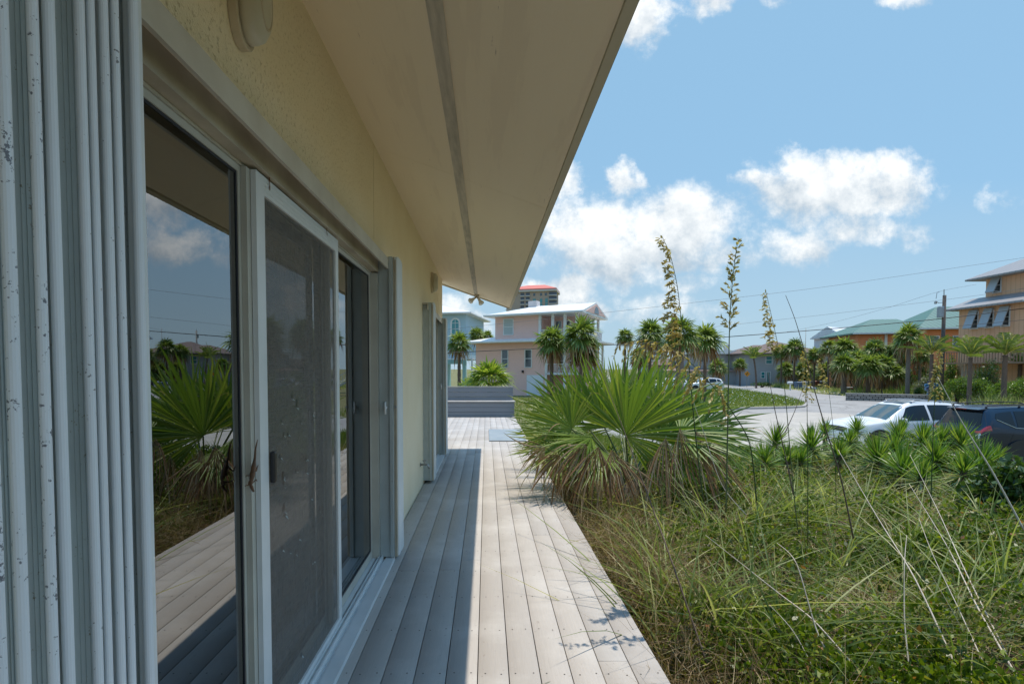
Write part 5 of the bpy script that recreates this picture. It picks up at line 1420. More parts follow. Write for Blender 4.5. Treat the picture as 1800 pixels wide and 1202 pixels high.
def feather_crown(seed, n=17):
    global rng
    rng = np.random.default_rng(seed)
    g = RB()
    for i in range(n):
        el = math.radians(88 - 66 * (i / n) ** 1.15 + rng.normal(0, 6)); az = i * 2.39996 + rng.normal(0, .2)
        h = np.array([math.cos(az), math.sin(az), 0.]); dr = h * math.cos(el) + np.array([0, 0, math.sin(el)])
        L = rng.uniform(1.0, 1.28); B = np.array([0, 0, -.34]) + h * .12; k = 36
        t = np.repeat(np.linspace(.14, 1, k), 2); sgn = np.tile([-1., 1.], k)
        P = dr * L * t[:, None] + B * L * (t ** 2)[:, None]
        T = unit(dr + 2 * B * t[:, None]); side = unit(np.cross(T, h * 0 + np.array([0, 0, 1.]) + h * .3))
        D = unit(side * sgn[:, None] + T * 1.1 + np.array([0, 0, .25]) + rng.normal(0, .16, (2*k, 3)))
        LL = .30 * np.sin(np.pi * np.clip(t * .86 + .12, 0, 1)) ** .7
        r = np.clip(rng.uniform(.1, .75) + rng.normal(0, .08, 2*k), 0, 1)
        g.add(P, D, np.cross(D, T), LL, .024, [[0, 0, -.32]], r, segs=2, prof=P_LEAF)
        g.add([[0, 0, 0]], dr, np.cross(dr, [0, 0, 1.]) + 1e-3, L, .035, [B], .95, segs=6, prof=lambda t: 1 - .8*t)
    return g
ST = thing('proto', (0,0,-50), 'x', 'x')
CR = []
for s in (21, 22, 23):
    g, d = sabal_crown(s)
    CR.append((g.build('crown', M['sabal'], ST), d.build('dry_fronds', M['palmdry'], ST)))
DC = [feather_crown(s).build('crown', M['date'], ST) for s in (31, 32)]

def trunk(t, top, r0, r1, m, lean=0):
    mb = MB(); H = top; P = []; rr = []; n = 14
    for i in range(n + 1):
        f = i / n
        P.append((lean * H * f * f, 0, H * f)); rr.append((r0 * (1 - f) + r1 * f) * (1.25 if i == 0 else 1) * (1 + .07 * (-1) ** i))
    mb.tube(P, rr, 9); mb.build('trunk', m, t, local=True, smooth=True)
def palm(px, cy, Rpx, Y, tw, label, kind='sabal', v=0, m=None, lean=0, dry=True, gz=GZ, dm=None):
    c = at(px, cy, Y); s = Y / 915 * Rpx
    nm, cat, gr = ('sabal_palm', 'palm tree', 'round topped fan palms') if kind == 'sabal' else ('feather_palm', 'palm tree', 'feather leaved palms')
    H = c.z - gz
    t = thing(nm, (c.x - lean * H, Y, gz), label, cat, gr)
    w = tw * Y / 915
    w *= .62 if kind == 'date' else .9
    trunk(t, H - .02, w * 1.1, w * .9, m or M['bark'], lean)
    objs = [CR[v % 3][0]] + ([CR[v % 3][1]] if dry else []) if kind == 'sabal' else [DC[v % 2]]
    for o in objs:
        c2 = link_copy(o, t); c2.location = (lean * H, 0, H); c2.scale = (s * 1.18 * 1.0,) * 3 if kind == 'sabal' else (s * .98,) * 3
        c2.rotation_euler = (0, 0, random.uniform(0, 6.28))
    return t
g = M['barkgrey']
palm(807, 604, 21, 50, 3.3, 'fan palm in front of the blue house, leftmost of the palms', v=0)
palm(838, 588, 14, 60, 2, 'small fan palm top rising between the blue house and the pink house roof', v=1)
palm(857, 592, 11, 63, 2, 'smallest fan palm tuft just left of the pink house upper wall', v=2)
palm(970, 600, 27, 44, 3.6, 'reddish trunked fan palm in front of the left end of the pink porch', v=1)
palm(1022, 590, 31, 42, 3.6, 'bushy fan palm with a long skirt in front of the pink house gable', v=2)
palm(1026, 618, 26, 42.8, 3, 'lower fan palm crown tucked under the bushy palm at the pink house gable', v=0)
palm(1099, 592, 15, 62, 2, 'slim small headed fan palm standing alone just right of the pink house', v=0)
palm(1124, 626, 17, 55, 3, 'dark low fan palm between the slim palm and the group of three tall palms', v=1)
palm(1143, 588, 25, 48, 3.0, 'fan palm at the left of the group of three tall palms at centre', v=2)
palm(1196, 588, 32, 33, 7.6, 'fan palm with the thickest grey trunk, in the middle of the centre group', v=0, m=g)
palm(1240, 598, 28, 38, 3.2, 'fan palm right of the thick trunked palm, beside the flat white roof', v=1)
palm(1262, 645, 15, 68, 2, 'small low fan palm below the flat white roof, left', v=2)
palm(1301, 640, 11, 84, 1.5, 'tiny fan palm in front of the grey house between its chimney and the diamond sign', v=0)
palm(1374, 618, 14, 78, 1.6, 'fan palm directly right of the far utility pole, against the brown roof', v=1)
palm(1397, 611, 16, 76, 1.7, 'tallest fan palm in front of the brown hip roof', v=2)
palm(1432, 624, 14, 74, 1.6, 'fan palm at the right end of the brown hip roof', v=0)
palm(1381, 650, 15, 82, 2, 'low pale fan palm above the white mailbox', v=1)
palm(1416, 650, 18, 84, 2.2, 'low fan palm directly behind the row of bins', v=2)
palm(1457, 611, 15, 70, 2, 'dark round fan palm in front of the white gabled house', v=0)
palm(1486, 613, 21, 63, 2.2, 'broad fan palm at the left corner of the orange house', v=1)
palm(1484, 640, 20, 57, 4.5, 'lower fan palm with a stout grey trunk right behind the basketball hoop', v=2, m=g)
palm(1453, 652, 17, 80, 2.6, 'fan palm with a bare brown trunk between the bins and the hoop', v=0)
palm(1527, 644, 22, 54, 4, 'fan palm with a wide dry skirt, right of the basketball hoop', v=1)
palm(1538, 614, 19, 60, 2.5, 'fan palm under the left window of the orange house', v=2)
palm(1566, 628, 21, 59, 2.6, 'dense fan palm in the middle of the grove below the green roofs', v=0)
palm(1572, 656, 17, 56, 3.0, 'low fan palm behind the picket fence in the grove', v=1)
palm(1598, 591, 21, 47, 3.6, 'tall fan palm with a straight grey trunk, at the right end of the block wall', v=2, m=g)
palm(1508, 634, 20, 58, 2.6, 'fan palm just right of the hoop backboard, half hidden by its neighbours', v=0)
palm(1553, 642, 19, 57, 2.6, 'fan palm behind the grass tuft at the middle of the block wall', v=2)
palm(1584, 612, 19, 58, 2.4, 'fan palm crown left of the tall grey trunked palm', v=1)
palm(1618, 626, 15, 55, 2.6, 'fan palm with a pale trunk just left of the near utility pole', v=0, m=g)
palm(1325, 630, 28, 75, 2.4, 'feather leaved palm with a thin leaning trunk beside the orange diamond sign', 'date', 0, lean=-.1)
palm(1638, 622, 44, 42, 4.6, 'feather leaved palm at the near utility pole, behind the blue sign', 'date', 1)
palm(1706, 628, 50, 38, 5.2, 'feather leaved palm with a tall rough trunk, between the two cars and the batten house', 'date', 0)
palm(1767, 624, 52, 37, 6.2, 'feather leaved palm with the stoutest trunk, near the right edge', 'date', 1)
palm(1793, 640, 26, 44, 4.5, 'small feather leaved palm partly cut by the right edge', 'date', 0)

# ---- bushes of many leaves
def shrub(px, top, hw, Y, m, label, name='shrub', cat='shrub', group=None, n=1500, lsz=.16, zb=None, hd=None, asp=.35, base=None):
    zb = GZ if zb is None else zb
    c = at(px, top, Y); w = hw * Y / 915 * (1.25 if name == 'oleander_bush' else 1); n = int(n * 1.4); H = (c.z - zb) * 1.04; d = hd or w * .8
    rg = np.random.default_rng(int(px * 7 + top))
    k = 9; cen = np.stack([rg.uniform(-.55, .55, k) * w, rg.uniform(-.5, .5, k) * d, rg.uniform(.25, .72, k) * H], 1); cen[0] = (0, 0, .7 * H)
    rad = rg.uniform(.28, .45, k)
    idx = rg.integers(0, k, n)
    dr = unit(rg.normal(size=(n, 3))); rr = rg.uniform(.55, 1.05, n)[:, None]
    P = cen[idx] + dr * rr * rad[idx][:, None] * np.array([w, d, H * .75])
    P[:, 2] = np.clip(P[:, 2], .02, None)
    V, Fq = leaves(P, lsz * rg.uniform(.6, 1.3, n), .5, rg, asp)
    t = thing(name, (c.x, Y, zb), label, cat, group)
    o = np_mesh('foliage', V, Fq, m, np.clip(rg.normal(.5, .25, n), 0, 1), t)
    mb = MB()
    for q in range(5):
        a = cen[q % k]; mb.tube([(rg.uniform(-.1, .1) * w, rg.uniform(-.1, .1) * d, 0), tuple(a * .6), tuple(a)], [.05 * min(w, 1.2), .035 * min(w, 1.2), .015], 5)
    mb.build('branches', M['bark'], t, local=True)
    return t
og = 'green oleander bushes in front of the batten house'
shrub(1655, 676, 18, 41, M['oleander'], 'oleander bush directly right of the blue sign', 'oleander_bush', 'bush', og, 1400)
shrub(1683, 664, 26, 42, M['oleander'], 'rounded oleander bush left of the tall rough trunked feather palm', 'oleander_bush', 'bush', og, 2000)
shrub(1727, 663, 28, 41, M['oleander'], 'bright oleander bush right of the tall rough trunked feather palm', 'oleander_bush', 'bush', og, 2200)
shrub(1757, 672, 22, 39, M['oleander'], 'lower oleander bush at the foot of the stoutest feather palm', 'oleander_bush', 'bush', og, 1600)
shrub(1796, 664, 32, 38, M['oleander'], 'big oleander bush cut by the right edge above the dark car roof', 'oleander_bush', 'bush', og, 2400)
shrub(1626, 662, 19, 48, M['greyleaf'], 'silvery grey shrub behind the blue sign', 'silver_shrub', 'shrub', None, 1500, .18)
shrub(1617, 680, 14, 46, M['shrub'], 'dark shrub left of the blue sign, at the end of the block wall', 'shrub', 'shrub', None, 900, .15)
shrub(1108, 652, 22, 70, M['shrub'], 'green shrub between the slim palm and the dark low palm', 'shrub', 'shrub', None, 900, .25)
shrub(1165, 650, 26, 72, M['oleander'], 'green shrub left of the thick palm trunk, under the small brown roof', 'shrub', 'shrub', None, 1100, .25)
shrub(1222, 655, 22, 72, M['shrub'], 'green shrub right of the thick palm trunk', 'shrub', 'shrub', None, 900, .25)
shrub(1438, 640, 20, 86, M['shrub'], 'dark green shrub between the bins and the white gabled house', 'shrub', 'shrub', None, 1000, .22)
shrub(1508, 640, 18, 62, M['shrub'], 'dark shrub between two fan palms behind the hoop', 'shrub', 'shrub', None, 900, .22)
shrub(1590, 640, 22, 60, M['shrub'], 'dark shrub in the shade left of the tall grey trunked palm', 'shrub', 'shrub', None, 1000, .22)
shrub(1520, 622, 24, 66, M['shrub'], 'dark leafy mass below the left window of the orange house', 'shrub', 'shrub', None, 1500, .25)
shrub(1580, 615, 26, 66, M['shrub'], 'dark leafy mass below the taller green roof', 'shrub', 'shrub', None, 1600, .25)
shrub(1628, 610, 22, 58, M['shrub'], 'tall leafy shrub between the tall grey trunked palm and the near utility pole', 'shrub', 'shrub', None, 1300, .22)
shrub(1672, 622, 22, 50, M['oleander'], 'leafy shrub just right of the near utility pole, against the orange wall', 'shrub', 'shrub', None, 1300, .2)
shrub(1738, 630, 26, 43.2, M['shrub'], 'dark shrub between the two right feather palms, against the batten house', 'shrub', 'shrub', None, 1500, .18)
shrub(1640, 640, 26, 56, M['shrub'], 'dark shrub behind the near utility pole', 'shrub', 'shrub', None, 1400, .2)
shrub(1545, 618, 20, 63, M['shrub'], 'leafy shrub rising under the left green roof', 'shrub', 'shrub', None, 1200, .25)
shrub(1470, 625, 22, 72, M['shrub'], 'leafy shrub below the white gabled house', 'shrub', 'shrub', None, 1200, .25)
shrub(1350, 655, 20, 98, M['oleander'], 'clipped hedge section right of the feather palm, in front of the brown roofed house', 'hedge', 'hedge', None, 1600, .3)
shrub(1292, 655, 26, 98, M['oleander'], 'clipped hedge section left of the orange diamond sign, in front of the grey house', 'hedge', 'hedge', None, 1800, .3)
shrub(1338, 672, 20, 78, M['shrub'], 'low bush at the foot of the thin leaning feather palm', 'shrub', 'shrub', None, 800, .2)
# upright grass tufts beyond the street
def tuft(px, py, hw, Y, H, label, m=None, n=260, zb=GZ):
    c = at(px, 648, Y); w = hw * Y / 915
    rg = np.random.default_rng(int(px)); rb = RB()
    P = np.stack([rg.normal(0, w * .4, n), rg.normal(0, w * .35, n), np.zeros(n)], 1)
    D = np.stack([rg.normal(0, .35, n), rg.normal(0, .35, n), np.ones(n)], 1)
    rb.add(P, D, rg.normal(size=(n, 3)), H * rg.uniform(.6, 1.1, n), .04, rg.normal(0, .3, (n, 3)), rg.uniform(0, .9, n), segs=3)
    t = rb.build('grass_tuft', m or M['oleander'], None)
    t.location = (c.x, Y, zb)
    return tag(t, label, 'grass tuft', 'grass tufts along the far verge')
tuft(1523, 690, 13, 55, 1.1, 'bright green grass tuft right of the small black tub')
tuft(1566, 690, 8, 55, .8, 'smallest bright grass tuft at the middle of the block wall')
tuft(1592, 688, 12, 53, 1.3, 'bright grass tuft beside the picket fence')
tuft(1508, 694, 12, 54, .7, 'pale dry grass tuft above the left end of the block wall', M['dunegrass'])
tuft(1745, 706, 26, 36, 1.0, 'tall pale grass tuft under the right feather palms, above the dark car roof', M['dunegrass'], 500)
tuft(1785, 706, 22, 35, .9, 'tall grass tuft at the right edge above the roof rail of the dark car', M['dunegrass'], 400)
tuft(1372, 681, 18, 78, .8, 'wide dry grass tuft left of the mailbox', M['dunegrass'], 500)

# ---- fan palm bush behind the bench
def fanbush(px, py, Y, Rm, n, label, zb):
    c = at(px, py, Y); t = thing('fan_palm_bush', (c.x, Y, zb), label, 'palm bush'); rb = RB(); h = c.z - zb
    global rng
    rng = np.random.default_rng(int(px))
    for i in range(n):
        el = math.radians(80 - 85 * (i / n)); az = i * 2.4
        hh = np.array([math.cos(az), math.sin(az), 0.]); dr = hh * math.cos(el) + np.array([0, 0, math.sin(el)])
        O = np.array([0, 0, h]) + dr * Rm * .45
        A = unit(dr + np.array([0, 0, -.1])); up = np.cross(np.cross(A, [0, 0, 1.]), A)
        rb.add([[0, 0, h*.8]], O - np.array([0, 0, h*.8]), np.cross(dr, [0,0,1.]) + 1e-3, np.linalg.norm(O - np.array([0,0,h*.8])), .03, [[0,0,0]], .7, segs=2, prof=lambda t: np.ones_like(t))
        fan(rb, O, A, up + rng.normal(0, .3, 3), Rm * rng.uniform(.5, .68), 18, 105, .35, .0, .1, .95, .3, 4, .1, 1.1)
    rb.build('fronds', M['palmetto'], t)
    mb = MB(); mb.tube([(0,0,0),(0,0,h)], [.16,.12], 8); mb.build('stem', M['bark'], t, local=True)
fanbush(861, 672, 24, 1.28, 34, 'rounded fan palm bush just behind the deck bench', GZ)
fanbush(822, 682, 26, .7, 16, 'small fan palm bush at the left end behind the deck bench', GZ)

# ---- the big palmetto beside the deck
def palmetto():
    global rng
    rng = np.random.default_rng(77)
    base = at(1105, 850, 6.2); gz = float(height(base.x, base.y)) - .02
    t = thing('fan_palm', (base.x, base.y, gz), 'big low fan palm with brown hanging dead leaves, leaning over the edge of the deck', 'palm bush')
    B0 = np.array(t.location)
    root = np.array([0, 0, .42])
    mb = MB(); mb.tube([(0,0,-.05),(.02,0,.25),(0,0,.5)], [.17,.19,.12], 10); mb.tube([(.35,.1,-.05),(.4,.1,.35)], [.14,.1], 8); mb.tube([(-.38,-.1,-.05),(-.42,-.1,.3)], [.13,.1], 8); mb.build('stem', M['bark'], t, local=True, smooth=True)
    live = [(1100,766,6.0,50,-.1,1.10,105,(.1,-1,.35)), (1062,750,6.4,98,.1,.92,95,(0,-1,.25)), (1005,754,5.9,148,-.1,.76,108,(-.25,-1,.35)), (1232,750,6.3,14,0,.66,100,(.25,-1,.5)),
            (1140,744,6.7,32,.2,1.05,85,(.3,-.8,.6)), (985,786,5.7,192,-.1,.58,95,(-.2,-.7,.8)), (1092,738,6.9,74,.3,.98,100,(0,-1,.15)), (1165,762,6.6,58,.2,.98,90,(.2,-1,.15)), (1022,738,6.8,120,.3,.86,90,(-.2,-1,.25)),
            (1195,760,6.0,-4,-.15,.66,90,(.2,-.45,.9)), (1055,790,5.6,208,-.3,.55,90,(-.1,-.35,.9)), (1040,768,5.9,172,-.2,.72,80,(-.1,-.25,.95)), (1088,752,7.2,95,.5,.8,100,(0,-.5,.7)),
            (1150,770,6.9,20,.4,.9,100,(.1,-.3,.9)), (985,770,6.3,165,.1,.7,90,(-.3,-.6,.7)), (1210,770,6.8,8,.3,.7,95,(.1,-.4,.9)), (1030,785,6.1,200,.0,.6,90,(-.3,-.2,.9)), (1120,740,7.5,60,.7,.9,100,(.2,-.6,.8)), (1000,740,7.2,140,.7,.85,100,(-.3,-.6,.8)),
            (1180,795,5.9,-30,-.2,.5,85,(.2,-.5,.8)),
            (1250,765,6.2,-12,-.1,.58,85,(.2,-.8,.6))]
    for (px, py, Y, ph, ty, Rr, half, Nv) in live:
        O = np.array(at(px, py, Y)) - B0
        a = math.radians(ph); A = (math.cos(a), ty, math.sin(a)); Rr *= .9 if px < 1008 else 1.0
        rb = RB(); rnd = rng.uniform(.15, .55)
        fan(rb, O, A, Nv, Rr * 1.06, 42, half, .14, .10, max(0, rnd - .3), min(1, rnd + .45), .55, 7, .09)
        o = rb.build('frond', M['palmetto'], t)
        mb = MB(); v = O - root; mid = root + v * .5 + np.array([0, 0, .06])
        mb.tube([tuple(root), tuple(mid), tuple(O)], [.014, .010, .009], 6); mb.build('petiole', M['greenstalk'], o, local=True)
        # dry split tips at the frond rim
    tips = RB()
    for (px, py, Y, ph, Rr, half) in [(1052,785,5.4,-105,.62,45), (1030,780,5.5,-130,.58,50), (1075,790,5.4,-80,.6,40), (1195,752,5.8,-85,.75,32), (1222,757,5.85,-60,.66,36), (1170,770,5.7,-100,.6,40), (985,800,5.5,215,.42,60), (958,786,5.6,205,.40,55), (1150,800,5.8,-95,.45,45), (1090,805,5.6,-90,.42,60), (1010,815,5.6,-110,.38,60), (1235,775,6.1,-40,.5,45), (1120,830,5.9,-90,.35,60), (1000,830,5.9,-100,.35,60)]:
        O = np.array(at(px, py, Y)) - B0; a = math.radians(ph)
        rb = RB(); fan(rb, O, (math.cos(a), -.25, math.sin(a)), (.2, -1, .2), Rr * .82, 18, half, .62, .25, 0, 1, .7, 6, .28, .8)
        rb.build('dead_frond', M['palmdry'], t)
    for i in range(34):
        tips = RB(); k = live[i % len(live)]; a = math.radians(k[3] + rng.uniform(-k[6], k[6]) * .8)
        O = np.array(at(k[0], k[1], k[2])) - B0
        P = O + np.array([math.cos(a), k[4] - .06, math.sin(a)]) * k[5] * rng.uniform(.45, .8)
        tips.add(P[None], [[math.cos(a), -.35, math.sin(a) + .15]], [[rng.normal(), rng.normal(), rng.normal()]], rng.uniform(.18, .36), .013, [[rng.normal(0,.3), -.3, -1.1]], rng.uniform(.55, 1), segs=6); tips.build('split_tip', M['palmdry'], t)

palmetto()

# ---- yuccas on the dune
def yucca_proto(seed):
    rg = np.random.default_rng(seed); rb = RB(); n = 170
    el = np.radians(rg.uniform(-25, 88, n)); az = rg.uniform(0, 6.283, n)
    D = np.stack([np.cos(el) * np.cos(az), np.cos(el) * np.sin(az), np.sin(el)], 1)
    P = np.stack([np.zeros(n), np.zeros(n), -.10 * (1 - np.sin(np.clip(el, 0, 2)))], 1) + D * .02
    S = np.cross(D, np.array([0, 0, 1.]) + rg.normal(0, .2, (n, 3)))
    r = np.where(el < math.radians(2), rg.uniform(.75, 1, n), rg.uniform(.05, .8, n))
    rb.add(P, D, S, rg.uniform(.36, .54, n), .032, np.array([0, 0, -.12]) * rg.uniform(0, 1.5, n)[:, None], r, segs=3, fold=.3, prof=lambda t: np.minimum(1, .5 + t * 2) * (1 - t ** 1.6))
    return rb.build('rosette', M['yucca'], ST)
YP = [yucca_proto(s) for s in (1, 2, 3)]
ys_ = [(1363,765,.9,'small yucca leftmost in the row, at the edge of the pale pavement'),(1450,748,.9,'yucca in front of the nose of the white car, its top against the pavement'),(1506,743,.95,'yucca at the white car front wheel, rising highest of the left clump'),(1427,773,1,'yucca left of the white car bonnet, low in the left clump'),(1475,788,1,'broad yucca at the lower right of the left clump'),(1493,766,1,'yucca in the middle of the left clump below the white car bonnet'),
       (1572,780,1,'pale green yucca below the white car door mirror'),(1580,757,.9,'yucca peeking up under the white car front door'),(1622,764,.95,'yucca below the white car rear door'),(1621,826,1.1,'large yucca lowest on the dune, with tan lower leaves'),(1586,814,1,'yucca just left of the lowest large yucca'),(1690,768,1,'tall yucca in front of the dark car number plate'),(1750,792,1.0,'yucca right of the red taillight'),(1694,816,1.1,'wide pale yucca below the dark car taillight'),
       (1655,763,.9,'small yucca in front of the gap between the two cars'),(1644,795,1,'yucca between the lowest large yucca and the dark car'),(1385,797,.95,'low yucca behind the tall green sea oat stalks'),(1408,798,.9,'low yucca just right of the sea oat stalks'),(1543,796,1,'yucca in the centre of the dune between the two yucca clumps'),(1723,806,1,'yucca at the dark car rear wheel'),(1345,800,.8,'smallest yucca low at left, beside the fan palm')]
for i, (px, py, s, lab) in enumerate(ys_):
    Y = 10.3 - (py - 743) / 83 * 3.4 + (.5 if px > 1640 else 0)
    c = at(px, py + 12, Y); gz = float(height(c.x, c.y)) - .03
    t = thing('yucca', (c.x, c.y, gz), lab, 'yucca', 'yuccas on the dune')
    s *= random.choice([.72, .85, 1.0, 1.18, 1.3])
    r = link_copy(YP[i % 3], t); r.location = (0, 0, c.z - gz); r.rotation_euler = (random.uniform(-.15,.15), random.uniform(-.15,.15), random.uniform(0, 6)); r.scale = (s * .84,) * 3
    mb = MB(); mb.tube([(random.uniform(-.1,.1), 0, 0), (0, 0, c.z - gz)], [.05, .04], 7); mb.build('stem', M['bark'], t, local=True)
    sk = RB(); n = 26; H = c.z - gz; az = np.random.uniform(0, 6.28, n)
    if H > .25:
        sk.add(np.stack([np.zeros(n), np.zeros(n), np.random.uniform(.4, .95, n) * H], 1), np.stack([np.cos(az), np.sin(az), np.random.uniform(-.5, .5, n)], 1), np.stack([-np.sin(az), np.cos(az), np.zeros(n)], 1), .34, .026, [[0, 0, -.5]], np.random.uniform(.3, 1, n), segs=3)
        sk.build('dead_leaves', M['drygrass'], t)
for (px, py, hw, Y, lab) in [(1432, 776, 24, 9.6, 'leafy yellow green scrub at the left end of the yucca row'), (1528, 762, 26, 10.2, 'leafy scrub between the two yucca clumps, under the white car door mirror'), (1562, 800, 26, 8.2, 'low leafy scrub in the middle of the dune left of the lowest large yucca'),
                             (1655, 786, 28, 8.8, 'leafy scrub below the gap between the two cars'), (1480, 768, 24, 9.9, 'leafy scrub in front of the white car front wheel'), (1604, 760, 22, 10.4, 'leafy scrub under the white car rear door')]:
    c = at(px, py, Y); shrub(px, py, hw, Y, M['vine'], lab, 'scrub', 'shrub', 'low leafy scrub among the yuccas', 1300, .06, float(height(c.x, c.y)) - .03, .5, .5)
shrub(1795, 800, 62, 5.6, M['shrub'], 'round leaved dark shrub at the right edge in front of the dark car', 'leafy_shrub', 'shrub', None, 2600, .075, -.75, .8, .7)
shrub(1760, 828, 36, 6.2, M['vine'], 'light green leafy shrub between the dark car wheel and the right edge', 'leafy_shrub', 'shrub', None, 1500, .06, -.8, .5, .6)

# ---- sea oats and stalks standing on the dune
def stalk_pts(pts, Y0, Y1):
    n = len(pts)
    return [at(x, y, Y0 + (Y1 - Y0) * i / (n - 1)) for i, (x, y) in enumerate(pts)]
def smoothline(P, k=6):
    a = np.array([tuple(p) for p in P]); out = []
    for i in range(len(P) - 1):
        for j in range(k): out.append(Vector(catmull(a, i + j / k)))
    out.append(P[-1]); return out
def sea_oat(pts, Y0, Y1, label, head=0, side=-1, r=.0035, m='greenstalk', blen=.10, dens=26, hang=.5, name='sea_oat', cat='sea oat', group='sea oat stems standing on the dune'):
    P = smoothline(stalk_pts(pts, Y0, Y1)); b = P[0]
    t = thing(name, b, label, cat, group)
    L = [0]
    for a, c in zip(P[:-1], P[1:]): L.append(L[-1] + (c - a).length)
    MB().tube(P, [r * (1 - .72 * l / L[-1]) for l in L], 6).build('stalk', M[m], t, smooth=True)
    if not head: return t
    rg = np.random.default_rng(int(pts[-1][0])); rb = RB(); tot = L[-1]; arr = np.array([tuple(p) for p in P])
    for k in range(dens):
        f = 1 - head * (1 - k / dens); s = f * tot
        i = min(np.searchsorted(L, s), len(P) - 1); i = max(i, 1); g_ = (s - L[i-1]) / max(L[i] - L[i-1], 1e-6)
        q = arr[i-1] * (1 - g_) + arr[i] * g_; T = unit(arr[i] - arr[i-1])
        sd = side if side else (-1 if k % 2 else 1)
        bl = blen * (1 - .75 * (k / dens)) * rg.uniform(.6, 1.25)
        D = unit(np.array([sd * rg.uniform(.3, 1), rg.normal(0, .6), 0]) * .75 + T * .8)
        Bn = np.array([0, 0, -hang * 1.4])
        rb.add(q[None], D, np.cross(D, [0, 1, 0.2]) + 1e-3, bl, .0022, [Bn], .3, segs=4, prof=lambda t: np.ones_like(t))
        ns = max(3, int(bl / .009)); tt = np.linspace(.25, 1, ns)
        pc = q + D * bl * tt[:, None] + Bn * bl * (tt ** 2)[:, None]
        dd = unit(D + 2 * Bn * tt[:, None] * .8 + rg.normal(0, .35, (ns, 3)))
        for q2 in range(2):
            rb.add(pc, unit(dd + rg.normal(0, .3, (ns, 3))), rg.normal(size=(ns, 3)), rg.uniform(.020, .032, ns), .012, [[0, 0, -.1]], rg.uniform(0, 1, ns), segs=3, prof=P_LEAF)
    ob = rb.build('seed_head', M['oat'], t, off=tuple(b))
    return t
sea_oat([(1236,880),(1222,760),(1212,650),(1204,600),(1197,555),(1190,500),(1178,448),(1163,414)], 3.3, 3.3, 'tallest sea oat, its plume curling left in front of the clouds', .42, -1, .0045, 'stem', .16, 34)
sea_oat([(1276,900),(1279,760),(1281,640),(1283,560),(1287,500),(1292,455),(1298,418)], 3.2, 3.2, 'upright sea oat with a dark green stalk and a narrow straight plume', .34, 0, .0055, 'greenstalk', .085, 34, .15)
sea_oat([(1402,930),(1392,830),(1381,700),(1372,630),(1364,590),(1355,550),(1346,511)], 3.8, 3.8, 'sea oat with a small leaning plume in front of the far utility pole', .26, -1, .004, 'greenstalk', .11, 24)
sea_oat([(1500,945),(1478,840),(1452,755),(1433,690),(1412,610),(1397,560),(1381,519)], 3.6, 3.6, 'bare dark leaning stalk with a whip thin tip, between the plumes and the white car', 0, 0, .0055, 'brownstalk')
sea_oat([(1420,960),(1420,830),(1419,740),(1418,680),(1416,640),(1412,618)], 4.1, 4.1, 'sea oat with a thick clustered pale head, in front of the rubbish bins', .24, 0, .004, 'stem', .06, 26, .8)
sea_oat([(1636,890),(1639,800),(1642,720),(1646,660),(1652,615)], 4.4, 4.4, 'sea oat with a ragged yellow head crossing the blue sign', .30, 0, .0045, 'stem', .06, 30, .9)
sea_oat([(1330,880),(1318,780),(1288,725),(1258,685),(1222,645),(1180,610),(1135,596),(1085,607)], 3.0, 2.9, 'sea oat arching left with a long drooping plume over the fan palm', .50, 0, .004, 'stem', .14, 30, 1.1)
sea_oat([(1470,905),(1468,800),(1461,720),(1452,660),(1440,630)], 4.3, 4.3, 'thin sea oat with a sparse head near the bare brown palm trunk', .2, -1, .003, 'stem', .06, 14)
dg = 'bare dry stalks leaning over the dune'
def dry(pts, Y0, Y1, label, m='drystalk', r=.004):
    return sea_oat(pts, Y0, Y1, label, 0, 0, r * 1.35, m, name='dry_stalk', cat='stalk', group=dg)
dry([(1242,1165),(1182,990),(1146,890),(1098,760),(1049,634)], 2.6, 3.6, 'long brown dry stalk running from the bottom up across the left of the fan palm', 'brownstalk', .0045)
dry([(1800,932),(1745,830),(1690,740),(1648,662)], 4.2, 4.6, 'long pale dry stalk crossing the dark car from the right edge', r=.0065)
dry([(1700,1215),(1610,1020),(1540,905),(1473,790)], 2.6, 4.0, 'long pale dry stalk leaning left across the middle of the dune', r=.0045)
dry([(1800,1210),(1720,1070),(1665,960),(1598,850)], 2.55, 3.8, 'pale dry stalk, left one of the crossing pair at the lower right', r=.0045)
dry([(1770,1150),(1700,1010),(1650,900),(1600,800)], 2.8, 4.2, 'thin pale dry stalk, right one of the crossing pair at the lower right', r=.0036)
dry([(1500,1210),(1440,1120),(1400,990),(1366,954)], 2.5, 3.0, 'dry pale stalk lying low across the vines at bottom centre', r=.0045)
dry([(1505,1175),(1430,1090),(1366,1040),(1240,940)], 2.55, 3.1, 'long straight dry stalk lying flat over the green grass clumps near the deck', r=.0038)
dry([(1600,1190),(1590,1090),(1590,990),(1594,940)], 2.6, 3.0, 'thin upright grey stalk at the lower middle right', r=.0032)
dry([(1440,1195),(1395,1110),(1352,1062)], 2.5, 2.7, 'short dry stalk at the bottom, left of the low pale stalk', r=.003)
dry([(1740,1190),(1690,1080),(1640,975),(1615,910)], 2.6, 3.5, 'slim dry stalk between the long middle stalk and the crossing pair', r=.003)
dry([(1395,870),(1378,790),(1362,720),(1350,655)], 4.0, 4.1, 'short dark brown stalk left of the leaning sea oat', 'brownstalk', .004)
dry([(1312,905),(1268,850),(1232,745),(1205,665)], 3.6, 3.7, 'thin straw coloured stalk in front of the right side of the fan palm', r=.003)
dry([(1380,760),(1398,720),(1412,680)], 4.4, 4.5, 'short thin stalk crossing in front of the grass island', 'brownstalk', .003)

